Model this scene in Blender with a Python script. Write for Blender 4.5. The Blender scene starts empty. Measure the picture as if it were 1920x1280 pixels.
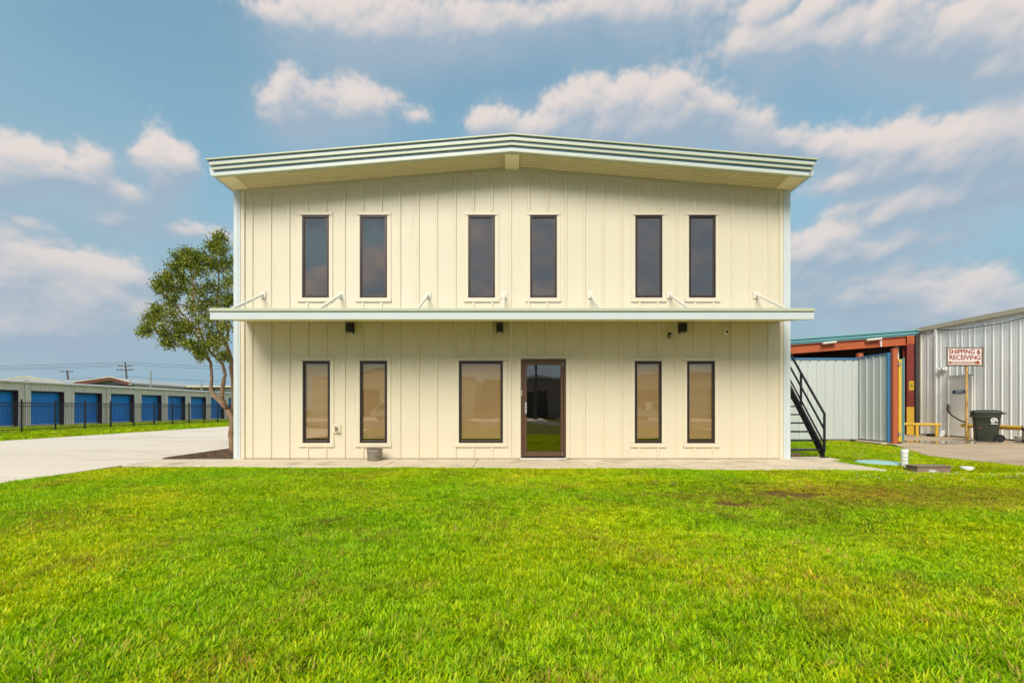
import bpy, bmesh, math, random
import numpy as np
from mathutils import Vector, Matrix

random.seed(7)
rng = np.random.default_rng(7)
R = math.radians
scene = bpy.context.scene
COL = scene.collection

# ------------------------------------------------------------------ camera
CAM_Y, CAM_Z, F = -10.64, 1.12, 900.0
cam_data = bpy.data.cameras.new('camera')
cam = bpy.data.objects.new('camera', cam_data)
COL.objects.link(cam)
cam.location = (0, CAM_Y, CAM_Z)
cam.rotation_euler = (R(90), 0, 0)
cam_data.sensor_width = 36
cam_data.lens = F / 1920 * 36
cam_data.shift_y = 125 / 1920
cam_data.clip_start = 0.05
cam_data.clip_end = 3000
scene.camera = cam

# ------------------------------------------------------------------ sun and sky
SUN_EL, SUN_AZ = R(40), R(195)          # azimuth clockwise from +Y: behind the camera, to the left
sd = Vector((math.sin(SUN_AZ) * math.cos(SUN_EL), math.cos(SUN_AZ) * math.cos(SUN_EL), math.sin(SUN_EL)))
sun_data = bpy.data.lights.new('sun', 'SUN')
sun = bpy.data.objects.new('sun', sun_data)
COL.objects.link(sun)
sun.location = sd * 60
sun.rotation_euler = sd.to_track_quat('Z', 'Y').to_euler()
sun_data.energy = 1.5
sun_data.angle = R(33)
sun_data.color = (1.0, 0.93, 0.82)

scene.view_settings.view_transform = 'Standard'
scene.view_settings.look = 'None'
scene.view_settings.exposure = 1.35
scene.view_settings.gamma = 1.0
scene.view_settings.use_curve_mapping = False
scene.cycles.use_denoising = True
scene.cycles.max_bounces = 6
scene.cycles.diffuse_bounces = 3
scene.cycles.glossy_bounces = 3
scene.cycles.use_adaptive_sampling = True
scene.cycles.adaptive_threshold = 0.04
scene.cycles.transparent_max_bounces = 16
scene.cycles.caustics_reflective = False
scene.cycles.caustics_refractive = False


class S:
    """tiny wrapper so that shader maths reads like maths"""
    tree = None

    def __init__(self, sock): self.s = sock

    @staticmethod
    def m(op, *a, clamp=False):
        n = S.tree.nodes.new('ShaderNodeMath'); n.operation = op; n.use_clamp = clamp
        for i, v in enumerate(a):
            if isinstance(v, S): S.tree.links.new(v.s, n.inputs[i])
            else: n.inputs[i].default_value = v
        return S(n.outputs[0])

    def __add__(self, o): return S.m('ADD', self, o)
    def __radd__(self, o): return S.m('ADD', self, o)
    def __sub__(self, o): return S.m('SUBTRACT', self, o)
    def __rsub__(self, o): return S.m('SUBTRACT', o, self)
    def __mul__(self, o): return S.m('MULTIPLY', self, o)
    def __rmul__(self, o): return S.m('MULTIPLY', self, o)
    def __truediv__(self, o): return S.m('DIVIDE', self, o)


def smooth(x, a, b):
    n = S.tree.nodes.new('ShaderNodeMapRange'); n.interpolation_type = 'SMOOTHSTEP'
    S.tree.links.new(x.s, n.inputs['Value'])
    n.inputs['From Min'].default_value = a; n.inputs['From Max'].default_value = b
    return S(n.outputs[0])


def link(a, b): S.tree.links.new(a.s if isinstance(a, S) else a, b)


def mixc(fac, a, b, blend='MIX'):
    n = S.tree.nodes.new('ShaderNodeMix'); n.data_type = 'RGBA'; n.blend_type = blend
    for sock, v in ((n.inputs[0], fac), (n.inputs[6], a), (n.inputs[7], b)):
        if isinstance(v, S): S.tree.links.new(v.s, sock)
        elif isinstance(v, (int, float)): sock.default_value = v
        else: sock.default_value = (*v, 1) if len(v) == 3 else v
    return S(n.outputs[2])


def noise(vec, scale, detail=4, rough=0.55, dist=0.0, ntype='FBM'):
    n = S.tree.nodes.new('ShaderNodeTexNoise')
    n.inputs['Scale'].default_value = scale; n.inputs['Detail'].default_value = detail
    n.inputs['Roughness'].default_value = rough; n.inputs['Distortion'].default_value = dist
    if vec is not None: link(vec, n.inputs['Vector'])
    return S(n.outputs['Fac'])


def srgb(r, g, b):
    f = lambda c: (c / 255) / 12.92 if c <= 10 else ((c / 255 + 0.055) / 1.055) ** 2.4
    return (f(r), f(g), f(b))


world = bpy.data.worlds.new('World')
scene.world = world
world.use_nodes = True
world.cycles.sampling_method = 'MANUAL'
world.cycles.sample_map_resolution = 256
S.tree = wt = world.node_tree
wt.nodes.clear()
out = wt.nodes.new('ShaderNodeOutputWorld')
bg = wt.nodes.new('ShaderNodeBackground')
link(bg.outputs[0], out.inputs[0])
sky = wt.nodes.new('ShaderNodeTexSky')
sky.sky_type = 'NISHITA'; sky.sun_disc = False
sky.sun_elevation = SUN_EL; sky.sun_rotation = SUN_AZ; sky.sun_intensity = 1.0
sky.air_density = 1.0; sky.dust_density = 0.6; sky.ozone_density = 1.6
SKY_STRENGTH = 0.069
bg.inputs['Strength'].default_value = SKY_STRENGTH
# The cloud cover is computed here, lump by lump, over the whole sky dome (no file is read) and laid over the Nishita sky.
# each cumulus lump of the part of the sky in view: (x, y, rx, ry, weight) on a plane touching the dome ahead
CLOUDS = [
    (500, 15, 60, 30, .6), (590, 40, 75, 50, 1), (680, 45, 80, 55, 1), (770, 55, 85, 48, 1), (870, 40, 90, 55, 1), (945, 55, 60, 40, .9),
    (1060, 35, 100, 45, .62), (1190, 30, 110, 50, .6), (1310, 25, 80, 45, .5),
    (555, 170, 42, 40, 1), (615, 190, 60, 42, 1), (670, 200, 45, 40, .9), (530, 225, 50, 32, .9), (600, 228, 80, 26, .9), (740, 190, 20, 22, .45), (785, 212, 25, 20, .4),
    (930, 222, 48, 34, .9), (1010, 240, 60, 28, .8), (1060, 215, 45, 38, .9), (1115, 192, 45, 42, 1), (1190, 185, 48, 40, 1), (1265, 180, 48, 42, 1), (1335, 215, 50, 40, .95),
    (1400, 240, 45, 36, .9), (1455, 255, 42, 30, .85), (1250, 240, 150, 40, .85), (1100, 250, 110, 30, .8),
    (1540, 270, 50, 34, .95), (1610, 270, 50, 38, 1), (1665, 260, 55, 40, 1), (1730, 290, 60, 42, .95), (1800, 315, 48, 30, .85), (1860, 312, 35, 25, .8), (1640, 325, 120, 24, .75),
    (1410, 85, 50, 32, .95), (1480, 85, 60, 38, 1), (1570, 80, 60, 36, .9), (1650, 65, 60, 42, 1), (1730, 70, 75, 45, 1), (1810, 30, 60, 40, .95), (1890, 55, 60, 40, .95),
    (1440, 15, 55, 26, .9), (1560, 10, 60, 22, .7), (1690, 20, 60, 40, .9), (1880, 110, 90, 40, .6), (1780, 110, 80, 22, .6),
    (1890, 365, 55, 28, .85), (1800, 390, 90, 26, .7), (1690, 395, 90, 22, .65), (1600, 385, 60, 14, .5),
    (1530, 450, 80, 30, .6), (1610, 480, 70, 30, .5), (1500, 520, 50, 22, .55), (1640, 535, 60, 22, .55), (1740, 555, 70, 24, .6), (1860, 530, 50, 24, .55), (1560, 580, 90, 24, .5),
    (1590, 560, 150, 45, .62), (1770, 590, 160, 45, .66), (1530, 470, 80, 34, .62), (1880, 600, 90, 50, .62), (1700, 470, 90, 26, .5), (100, 620, 170, 40, .55), (330, 600, 120, 36, .52),
    (15, 290, 45, 46, 1), (60, 280, 35, 28, .9), (20, 335, 50, 24, .8), (100, 295, 40, 30, .7), (180, 280, 38, 30, .8), (140, 300, 50, 20, .65),
    (300, 275, 36, 34, .95), (270, 300, 34, 26, .85), (335, 305, 42, 30, .8), (180, 335, 42, 22, .8), (225, 360, 42, 28, .75), (300, 345, 30, 24, .7),
    (230, 410, 60, 18, .5), (50, 410, 50, 14, .45), (360, 430, 80, 20, .45),
    (10, 500, 40, 26, .7), (60, 500, 45, 22, .7), (145, 500, 50, 24, .8), (220, 505, 40, 20, .6), (120, 535, 110, 20, .55), (330, 520, 60, 16, .4), (60, 590, 90, 18, .35),
]
SKY_W, SKY_H = 3072, 800                     # longitude all round, latitude from -3 degrees up
SKY_LO = R(-3)
u_ = (np.arange(SKY_W) + 0.5) / SKY_W
AZ = ((math.pi / 2 + (u_ - 0.5) * 2 * math.pi + math.pi) % (2 * math.pi) - math.pi).astype(np.float32)   # 0 is straight ahead (+Y)
full_h = SKY_W // 2
j0 = int((0.5 + SKY_LO / math.pi) * full_h); SKY_H = full_h - j0
EL = (((np.arange(SKY_H) + j0 + 0.5) / full_h - 0.5) * math.pi).astype(np.float32)
AZ2, EL2 = np.meshgrid(AZ, EL)


def lattice(n, seed):
    r_ = np.random.default_rng(seed)
    return r_.random((n // 2 + 4, n), dtype=np.float32)


def vnoise(a, e, n, seed):
    L = lattice(n, seed); rows = L.shape[0]
    x = a * np.float32(n / (2 * math.pi)); y = e * np.float32(n / (2 * math.pi)) + 2
    xi = np.floor(x).astype(np.int32); yi = np.floor(y).astype(np.int32)
    fx = x - xi; fy = y - yi
    fx = fx * fx * (3 - 2 * fx); fy = fy * fy * (3 - 2 * fy)
    x0, x1 = xi % n, (xi + 1) % n; y0, y1 = np.clip(yi, 0, rows - 1), np.clip(yi + 1, 0, rows - 1)
    return (L[y0, x0] * (1 - fx) + L[y0, x1] * fx) * (1 - fy) + (L[y1, x0] * (1 - fx) + L[y1, x1] * fx) * fy


def fbm(a, e, n, octv, seed, gain=0.5):
    t = 0; w = 1; s_ = 0
    for k in range(octv):
        t = t + w * vnoise(a, e, n * 2 ** k, seed + k); s_ += w; w *= gain
    return t / s_


def worley(a, e, n, seed):
    r_ = np.random.default_rng(seed); rows = n // 2 + 4
    jx, jy = r_.random((rows, n), dtype=np.float32), r_.random((rows, n), dtype=np.float32)
    x = a * np.float32(n / (2 * math.pi)); y = e * np.float32(n / (2 * math.pi)) + 2
    xi = np.floor(x).astype(np.int32); yi = np.floor(y).astype(np.int32)
    best = np.full(x.shape, 9, np.float32)
    for oy in (-1, 0, 1):
        for ox in (-1, 0, 1):
            cx_, cy_ = (xi + ox) % n, np.clip(yi + oy, 0, rows - 1)
            ddx = xi + ox + jx[cy_, cx_] - x; ddy = yi + oy + jy[cy_, cx_] - y
            best = np.minimum(best, ddx * ddx + ddy * ddy)
    return np.sqrt(best)


lumps = []
for (cx, cy, rx, ry, w) in CLOUDS:
    a0 = math.atan((cx - 960) / F); e0 = math.atan((765 - cy) / F * math.cos(a0)); w = min(1, w * 1.25 + .08)
    lumps.append((a0, e0, rx / F * math.cos(a0) ** 2, ry / F * math.cos(a0) * math.cos(e0) ** 2, w))
sr = random.Random(11)
for k in range(170):                           # the same kind of cumulus carries on over the rest of the sky
    a0, e0 = sr.uniform(-math.pi, math.pi), sr.choice((sr.uniform(.08, .5), sr.uniform(.2, .85), sr.uniform(.6, 1.3)))
    if abs(a0) < 0.86 and e0 < 0.76: continue
    for q in range(sr.randint(4, 8)):
        lumps.append((a0 + sr.uniform(-.17, .17), e0 + sr.uniform(-.035, .04), sr.uniform(.05, .10), sr.uniform(.03, .05), sr.uniform(.6, 1)))
wa = fbm(AZ2, EL2, 40, 5, 100) - 0.5; we = fbm(AZ2, EL2, 40, 5, 200) - 0.5
AW, EW = AZ2 + wa * 0.055, EL2 + we * 0.05
Fd = np.zeros_like(AZ2)
for (a0, e0, ra, re, w) in lumps:
    ra *= 1.22; re *= 1.22
    j_lo = np.searchsorted(EL, e0 - 2.6 * re - .05); j_hi = np.searchsorted(EL, e0 + 2.6 * re + .05)
    if j_hi <= j_lo: continue
    da = (AW[j_lo:j_hi] - a0 + math.pi) % (2 * math.pi) - math.pi
    q_ = (da / ra) ** 2 + ((EW[j_lo:j_hi] - e0) / re) ** 2
    g_ = w * np.exp(-q_ * 0.95)
    Fd[j_lo:j_hi] = np.maximum(Fd[j_lo:j_hi], g_) + 0.35 * np.minimum(Fd[j_lo:j_hi], g_)
EN = EL2 * 1.3                               # lumps a little wider than tall
fine = fbm(AZ2 + wa * .06, EN + we * .06, 64, 6, 300, 0.55)
puff = 0.40 * worley(AZ2 + wa * .05, EN + we * .05, 110, 400) + 0.33 * worley(AZ2 + wa * .04, EN + we * .04, 240, 500) + 0.27 * worley(AZ2 + wa * .03, EN + we * .03, 520, 600)
Dn = np.minimum(Fd, 0.92) + (fine - 0.5) * 0.65 + (0.44 - puff) * 0.85


def sstep(x, lo, hi):
    t = np.clip((x - lo) / (hi - lo), 0, 1); return t * t * (3 - 2 * t)


def blur(img, n):
    for ax in (0, 1):
        for _ in range(2):
            acc_ = img.copy()
            for k in range(1, n + 1):
                if ax: acc_ += np.roll(img, k, 1) + np.roll(img, -k, 1)
                else:
                    p_ = np.pad(img, ((k, k), (0, 0)), 'edge'); acc_ += p_[2 * k:] + p_[:-2 * k]
            img = acc_ / (2 * n + 1)
    return img


def towards_light(img, du, dv):               # value of the field a little further up and to the left
    o_ = np.roll(img, du, 1); return np.concatenate([o_[dv:], np.repeat(o_[-1:], dv, 0)], 0)


body = np.clip(Dn - 0.28, 0, 1.2)
soft = blur(body, 1); softer = blur(body, 5); mass = blur(np.clip(Fd, 0, 1.1), 10)
lit_ = 0.23 + 0.60 * (soft - towards_light(soft, 1, 3)) + 1.25 * (softer - towards_light(softer, 2, 6)) + 0.95 * (mass - towards_light(mass, 5, 14)) + (fine - 0.5) * 0.6
lit_ = sstep(lit_, -0.12, 1.0)
cover = sstep(Dn, 0.22, 0.86)
low = sstep(EL2, 0.42, 0.02)                  # far, low cloud is hazier
cover = cover * (0.94 - 0.30 * low)
halo = blur(np.clip(Fd, 0, 1), 16); halo = sstep(np.maximum(halo, towards_light(halo, 0, 14)), 0.10, 0.95) * (0.30 + 0.6 * fine)   # grey underside mist round each cloud
tot = 1 - (1 - cover) * (1 - halo)
lit_ = (lit_ * cover + 0.12 * (1 - cover) * halo) / np.maximum(tot, 1e-3); cover = tot
veil_ = fbm(AZ2 + wa * .2, EL2 * 2.2, 14, 5, 600)
skyimg = bpy.data.images.new('cloud_cover', SKY_W, full_h, alpha=False, float_buffer=True)
skyimg.colorspace_settings.name = 'Non-Color'
buf = np.zeros((full_h, SKY_W, 4), np.float32); buf[..., 3] = 1
buf[j0:, :, 0] = cover; buf[j0:, :, 1] = np.clip(lit_, 0, 1); buf[j0:, :, 2] = veil_; buf[:j0, :, 1:3] = 0.5
skyimg.pixels.foreach_set(buf.ravel()); skyimg.update()
del buf, AW, EW, Fd, fine, puff, Dn, body, soft, softer, mass, halo, tot, lit_, cover, veil_, wa, we
tc = wt.nodes.new('ShaderNodeTexCoord')
sep = wt.nodes.new('ShaderNodeSeparateXYZ'); link(tc.outputs['Generated'], sep.inputs[0])
el = S.m('ARCSINE', S(sep.outputs[2]))
env = wt.nodes.new('ShaderNodeTexEnvironment'); env.image = skyimg; link(tc.outputs['Generated'], env.inputs['Vector'])
es = wt.nodes.new('ShaderNodeSeparateColor'); link(env.outputs['Color'], es.inputs[0])
KX = 1 / (SKY_STRENGTH * 2 ** scene.view_settings.exposure)


def skyc(r, g, b): return tuple(c * KX for c in srgb(r, g, b))


cloud_col = mixc(S(es.outputs[1]), skyc(160, 180, 198), skyc(232, 221, 215))
veil = S.m('MULTIPLY', smooth(el, 0.80, 0.04) * 1.0 + (S(es.outputs[2]) - 0.5) * 0.7, 1.0, clamp=True)   # thin grey veil, thicker towards the horizon
tint = mixc(1.0, S(sky.outputs[0]), (0.74, 1.14, 0.98), 'MULTIPLY')
clear = mixc(veil * 0.72 + 0.28, tint, skyc(152, 183, 199))
col = mixc(S(es.outputs[0]), clear, cloud_col)
link(col, bg.inputs['Color'])

# ------------------------------------------------------------------ materials
def material(name, base, rough=0.55, metal=0.0, var=0.10, vscale=2.0, bump=0.0, bscale=60.0, spec=0.5,
             dirt=None, dirt_amt=0.0, dirt_scale=1.5, stretch=(1, 1, 1), fine=0.0, fscale=120.0, coat=0.0):
    m = bpy.data.materials.new(name); m.use_nodes = True
    S.tree = t = m.node_tree
    p = t.nodes['Principled BSDF']
    geo = t.nodes.new('ShaderNodeNewGeometry')
    mp = t.nodes.new('ShaderNodeMapping'); mp.inputs['Scale'].default_value = stretch
    link(geo.outputs['Position'], mp.inputs['Vector'])
    v = mp.outputs[0]
    n = noise(v, vscale, 5, 0.6)
    info = t.nodes.new('ShaderNodeObjectInfo')
    k = (n - 0.5) * (2.2 * var) + (S(info.outputs['Random']) - 0.5) * (0.35 * var) + 1.0
    if fine: k = k + (noise(v, fscale, 3, 0.6) - 0.5) * (2 * fine)
    cc = t.nodes.new('ShaderNodeCombineXYZ')
    for i in range(3): link(k, cc.inputs[i])
    col = mixc(1.0, base, S(cc.outputs[0]), 'MULTIPLY')
    if dirt is not None:
        dn = noise(v, dirt_scale, 6, 0.65, 0.4)
        col = mixc(smooth(dn, 0.66 - 0.3 * dirt_amt, 0.86 - 0.2 * dirt_amt) * min(1.0, 0.4 + dirt_amt), col, dirt)
    link(col, p.inputs['Base Color'])
    rn = noise(v, vscale * 3.1, 4, 0.6)
    link((rn - 0.5) * 0.25 + rough, p.inputs['Roughness'])
    p.inputs['Metallic'].default_value = metal
    p.inputs['Specular IOR Level'].default_value = spec
    p.inputs['Coat Weight'].default_value = coat
    if bump:
        b = t.nodes.new('ShaderNodeBump'); b.inputs['Strength'].default_value = bump; b.inputs['Distance'].default_value = 0.01
        link(noise(v, bscale, 5, 0.65), b.inputs['Height']); link(b.outputs[0], p.inputs['Normal'])
    return m


def glass(name, tint, reflect, rough=0.0, gcol=(0.95, 0.93, 0.92)):
    m = bpy.data.materials.new(name); m.use_nodes = True
    S.tree = t = m.node_tree; t.nodes.clear()
    o = t.nodes.new('ShaderNodeOutputMaterial')
    tr = t.nodes.new('ShaderNodeBsdfTransparent'); tr.inputs[0].default_value = (*tint, 1)
    gl = t.nodes.new('ShaderNodeBsdfGlossy'); gl.inputs['Color'].default_value = (*gcol, 1); gl.inputs['Roughness'].default_value = rough
    geo = t.nodes.new('ShaderNodeNewGeometry')
    b = t.nodes.new('ShaderNodeBump'); b.inputs['Strength'].default_value = 0.05; b.inputs['Distance'].default_value = 0.02
    link(noise(geo.outputs['Position'], 2.3, 2, 0.5), b.inputs['Height']); link(b.outputs[0], gl.inputs['Normal'])
    fr = t.nodes.new('ShaderNodeLayerWeight'); fr.inputs['Blend'].default_value = 0.35
    fac = S(fr.outputs['Fresnel']) * 0.8 + reflect
    mx = t.nodes.new('ShaderNodeMixShader'); link(S.m('MINIMUM', fac, 1.0), mx.inputs[0])
    link(tr.outputs[0], mx.inputs[1]); link(gl.outputs[0], mx.inputs[2]); link(mx.outputs[0], o.inputs[0])
    return m


M = {}
M['siding'] = material('cream siding paint', (0.69, 0.615, 0.465), 0.42, var=0.05, vscale=0.8, fine=0.014, bump=0.12, bscale=4,
                       dirt=(0.50, 0.43, 0.32), dirt_amt=0.22, dirt_scale=2.6, stretch=(1, 1, 0.14))
M['trim'] = material('cream trim paint', (0.70, 0.625, 0.475), 0.40, var=0.04, vscale=2)
M['soffit'] = material('cream soffit metal', (0.93, 0.77, 0.45), 0.45, var=0.05, vscale=1.5)
M['galv'] = material('pale galvanised trim', (0.60, 0.65, 0.66), 0.35, var=0.06, vscale=3)
M['rakecream'] = material('pale yellow rake metal', (0.52, 0.54, 0.39), 0.35, var=0.05, vscale=1.2, stretch=(0.3, 1, 1))
M['rakeblue'] = material('blue grey rake metal', (0.10, 0.20, 0.27), 0.4, var=0.15, vscale=1.2, stretch=(0.3, 1, 1))
M['strutcream'] = material('off white strut paint', (0.74, 0.71, 0.60), 0.45, var=0.06)
M['bronze'] = material('dark bronze aluminium', (0.035, 0.026, 0.028), 0.35, metal=0.3, var=0.15)
M['brown'] = material('brown anodised door frame', (0.115, 0.062, 0.036), 0.38, metal=0.25, var=0.2, vscale=4)
M['glass_up'] = glass('tinted upper glass', (0.16, 0.13, 0.11), 0.28, gcol=(0.86, 0.78, 0.72))
M['glass_low'] = glass('bronze lower glass', (1.0, 0.95, 0.86), 0.07, gcol=(0.95, 0.88, 0.78))
M['glass_door'] = glass('dark door glass', (0.15, 0.12, 0.10), 0.26, gcol=(0.92, 0.82, 0.72))
M['blind'] = material('tan blind slats', (0.95, 0.77, 0.49), 0.6, var=0.06)
M['black'] = material('black painted metal', (0.016, 0.015, 0.018), 0.42, var=0.2, vscale=6)
M['blackplastic'] = material('black plastic housing', (0.006, 0.006, 0.007), 0.55, var=0.1)
M['white'] = material('white plastic', (0.78, 0.78, 0.75), 0.4, var=0.06)
M['brass'] = material('old brass', (0.22, 0.15, 0.06), 0.4, metal=0.8, var=0.2)
M['steel'] = material('brushed steel', (0.55, 0.53, 0.50), 0.35, metal=0.8, var=0.1)
M['concrete'] = material('sidewalk concrete', (0.70, 0.58, 0.42), 0.85, var=0.16, vscale=1.6, bump=0.25, bscale=90, fine=0.07, fscale=55,
                         dirt=(0.33, 0.26, 0.17), dirt_amt=0.55, dirt_scale=1.3)
M['driveway'] = material('pale driveway concrete', (0.77, 0.66, 0.53), 0.85, var=0.12, vscale=0.7, bump=0.2, bscale=70, fine=0.05, fscale=40,
                         dirt=(0.56, 0.46, 0.35), dirt_amt=0.55, dirt_scale=0.30, stretch=(0.4, 1.5, 1))
M['joint'] = material('dark joint filler', (0.20, 0.16, 0.11), 0.9, var=0.2)
M['rust_box'] = material('weathered brown box', (0.27, 0.19, 0.13), 0.85, var=0.25, vscale=9, bump=0.4, bscale=50, dirt=(0.14, 0.10, 0.07), dirt_amt=0.5, dirt_scale=6)
M['mulch'] = material('brown mulch', (0.13, 0.075, 0.04), 0.95, var=0.5, vscale=14, bump=1.0, bscale=35)
M['mulchchip'] = material('bark chips', (0.16, 0.085, 0.042), 0.9, var=0.5, vscale=40)
M['edging'] = material('timber edging', (0.30, 0.19, 0.10), 0.85, var=0.3, vscale=8)
M['bark'] = material('crape myrtle bark', (0.27, 0.165, 0.085), 0.75, var=0.35, vscale=6, bump=0.5, bscale=22, stretch=(1, 1, 0.3), dirt=(0.12, 0.07, 0.04), dirt_amt=0.5, dirt_scale=5)
M['bucket'] = material('weathered bucket', (0.20, 0.165, 0.13), 0.75, var=0.4, vscale=10, bump=0.5, bscale=40, dirt=(0.42, 0.37, 0.30), dirt_amt=0.5, dirt_scale=9, stretch=(1, 1, 2.5))
M['soil'] = material('dry potting soil', (0.10, 0.075, 0.05), 0.95, var=0.4, vscale=30, bump=0.8, bscale=60)
M['greymetal'] = material('light grey ribbed metal', (0.90, 0.91, 0.88), 0.45, metal=0.0, var=0.08, vscale=1.2, stretch=(1, 1, 0.15),
                          dirt=(0.40, 0.38, 0.33), dirt_amt=0.25, dirt_scale=1.6)
M['fencemetal'] = material('pale ribbed fence metal', (0.55, 0.585, 0.565), 0.42, metal=0.0, var=0.08, vscale=1.0, stretch=(1, 1, 0.12),
                           dirt=(0.40, 0.40, 0.34), dirt_amt=0.22, dirt_scale=1.8)
M['bluetrim'] = material('blue painted trim', (0.06, 0.20, 0.40), 0.4, var=0.15)
M['teal'] = material('teal painted trim', (0.055, 0.235, 0.28), 0.4, var=0.2, vscale=1.5, stretch=(0.4, 1, 1))
M['tealpale'] = material('pale teal trim', (0.20, 0.42, 0.44), 0.4, var=0.15, vscale=1.5, stretch=(0.4, 1, 1))
M['orange'] = material('red oxide primer', (0.45, 0.105, 0.034), 0.6, var=0.2, vscale=2.5, dirt=(0.22, 0.05, 0.03), dirt_amt=0.35, dirt_scale=3)
M['maroon'] = material('maroon painted steel', (0.20, 0.032, 0.022), 0.55, var=0.2, vscale=3, dirt=(0.10, 0.03, 0.02), dirt_amt=0.3, dirt_scale=4)
M['yellow'] = material('safety yellow paint', (0.72, 0.44, 0.045), 0.45, var=0.15, vscale=4, dirt=(0.34, 0.19, 0.05), dirt_amt=0.35, dirt_scale=5)
M['rustyellow'] = material('rusty yellow pole', (0.62, 0.40, 0.13), 0.6, var=0.2, vscale=6, dirt=(0.27, 0.10, 0.03), dirt_amt=0.75, dirt_scale=9, stretch=(1, 1, 0.5))
M['eave'] = material('beige eave trim', (0.62, 0.57, 0.42), 0.45, var=0.1, vscale=1.5)
M['whitedoor'] = material('white steel door', (0.88, 0.85, 0.78), 0.45, var=0.06, vscale=3, dirt=(0.5, 0.45, 0.38), dirt_amt=0.2, dirt_scale=3)
M['signwhite'] = material('white sign face', (0.76, 0.72, 0.66), 0.5, var=0.08, vscale=4, dirt=(0.45, 0.33, 0.25), dirt_amt=0.25, dirt_scale=4)
M['signred'] = material('red sign lettering', (0.30, 0.018, 0.025), 0.5, var=0.15, vscale=8)
M['signorange'] = material('red arrow strip', (0.40, 0.07, 0.03), 0.5, var=0.15, vscale=8)
M['signframe'] = material('rusty sign frame', (0.26, 0.19, 0.15), 0.6, metal=0.3, var=0.4, vscale=10)
M['plateblue'] = material('blue name plate', (0.02, 0.07, 0.24), 0.4, var=0.1)
M['cartgreen'] = material('dark green cart plastic', (0.028, 0.036, 0.022), 0.5, var=0.2, vscale=6)
M['rubber'] = material('black rubber', (0.012, 0.011, 0.011), 0.8, var=0.2)
M['lidblue'] = material('pale turquoise lid', (0.36, 0.60, 0.57), 0.55, var=0.15, vscale=6, dirt=(0.16, 0.24, 0.2), dirt_amt=0.3, dirt_scale=7)
M['storewall'] = material('beige storage siding', (0.90, 0.82, 0.70), 0.5, var=0.06, vscale=1.0, stretch=(1, 1, 0.2), dirt=(0.5, 0.45, 0.36), dirt_amt=0.2)
M['storedoor'] = material('blue roll up door', (0.014, 0.30, 0.88), 0.4, var=0.30, vscale=0.6)
M['jamb'] = material('dark purple brown jamb', (0.085, 0.03, 0.055), 0.6, var=0.15)
M['redbrown'] = material('red brown barge board', (0.13, 0.040, 0.030), 0.6, var=0.2)
M['greyroof'] = material('grey metal roofing', (0.50, 0.50, 0.47), 0.4, metal=0.2, var=0.1, vscale=0.5)
M['woodpole'] = material('weathered wood pole', (0.12, 0.10, 0.085), 0.85, var=0.3, vscale=3)
M['wire'] = material('dark cable', (0.05, 0.055, 0.065), 0.6, var=0.1)
M['asphalt'] = material('road asphalt', (0.13, 0.12, 0.11), 0.9, var=0.15, vscale=0.6, bump=0.3, bscale=60)
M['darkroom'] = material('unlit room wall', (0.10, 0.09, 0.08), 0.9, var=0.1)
M['shedwall'] = material('old shed metal', (0.07, 0.055, 0.05), 0.7, var=0.3, vscale=0.8)
M['hallbrown'] = material('brown grey hall siding', (0.24, 0.20, 0.17), 0.7, var=0.2, vscale=0.8)
M['carwhite'] = material('white car paint', (0.75, 0.75, 0.76), 0.25, var=0.03, coat=0.6)
M['carglass'] = material('dark car glass', (0.02, 0.022, 0.025), 0.08, var=0.05)
M['lamplens'] = material('frosted lamp lens', (0.72, 0.69, 0.58), 0.5, var=0.04)
M['flower'] = material('white clover flower', (0.80, 0.80, 0.72), 0.7, var=0.08)
M['yellowsign'] = material('yellow notice', (0.75, 0.52, 0.03), 0.5, var=0.1)
M['wood'] = material('old timber', (0.33, 0.22, 0.12), 0.85, var=0.25, vscale=9)


def leaf_material(name, ramp, trans, patchy=None):
    """foliage: colour from a per-leaf random, patches from world position, light through the blade"""
    m = bpy.data.materials.new(name); m.use_nodes = True
    S.tree = t = m.node_tree; t.nodes.clear()
    o = t.nodes.new('ShaderNodeOutputMaterial')
    at = t.nodes.new('ShaderNodeAttribute'); at.attribute_name = 'tint'
    sp = t.nodes.new('ShaderNodeSeparateColor'); link(at.outputs['Color'], sp.inputs[0])
    geo = t.nodes.new('ShaderNodeNewGeometry')
    info = t.nodes.new('ShaderNodeObjectInfo')
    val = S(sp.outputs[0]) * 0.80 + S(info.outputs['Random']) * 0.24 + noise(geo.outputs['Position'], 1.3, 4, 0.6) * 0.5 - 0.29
    rp = t.nodes.new('ShaderNodeValToRGB'); link(val, rp.inputs[0])
    els = rp.color_ramp.elements
    while len(els) < len(ramp): els.new(0.5)
    for e, (pos, c) in zip(els, ramp): e.position = pos; e.color = (*c, 1)
    col = S(rp.outputs[0])
    if patchy: col = patchy(col, geo, sp)
    d = t.nodes.new('ShaderNodeBsdfDiffuse'); link(col, d.inputs[0])
    tl = t.nodes.new('ShaderNodeBsdfTranslucent'); link(mixc(1.0, col, (1.15, 1.1, 0.5), 'MULTIPLY'), tl.inputs[0])
    mx = t.nodes.new('ShaderNodeMixShader'); mx.inputs[0].default_value = trans
    link(d.outputs[0], mx.inputs[1]); link(tl.outputs[0], mx.inputs[2])
    gl = t.nodes.new('ShaderNodeBsdfGlossy'); gl.inputs['Roughness'].default_value = 0.45; gl.inputs[0].default_value = (0.9, 0.95, 0.8, 1)
    m2 = t.nodes.new('ShaderNodeMixShader'); m2.inputs[0].default_value = 0.014
    link(mx.outputs[0], m2.inputs[1]); link(gl.outputs[0], m2.inputs[2]); link(m2.outputs[0], o.inputs[0])
    return m


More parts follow.
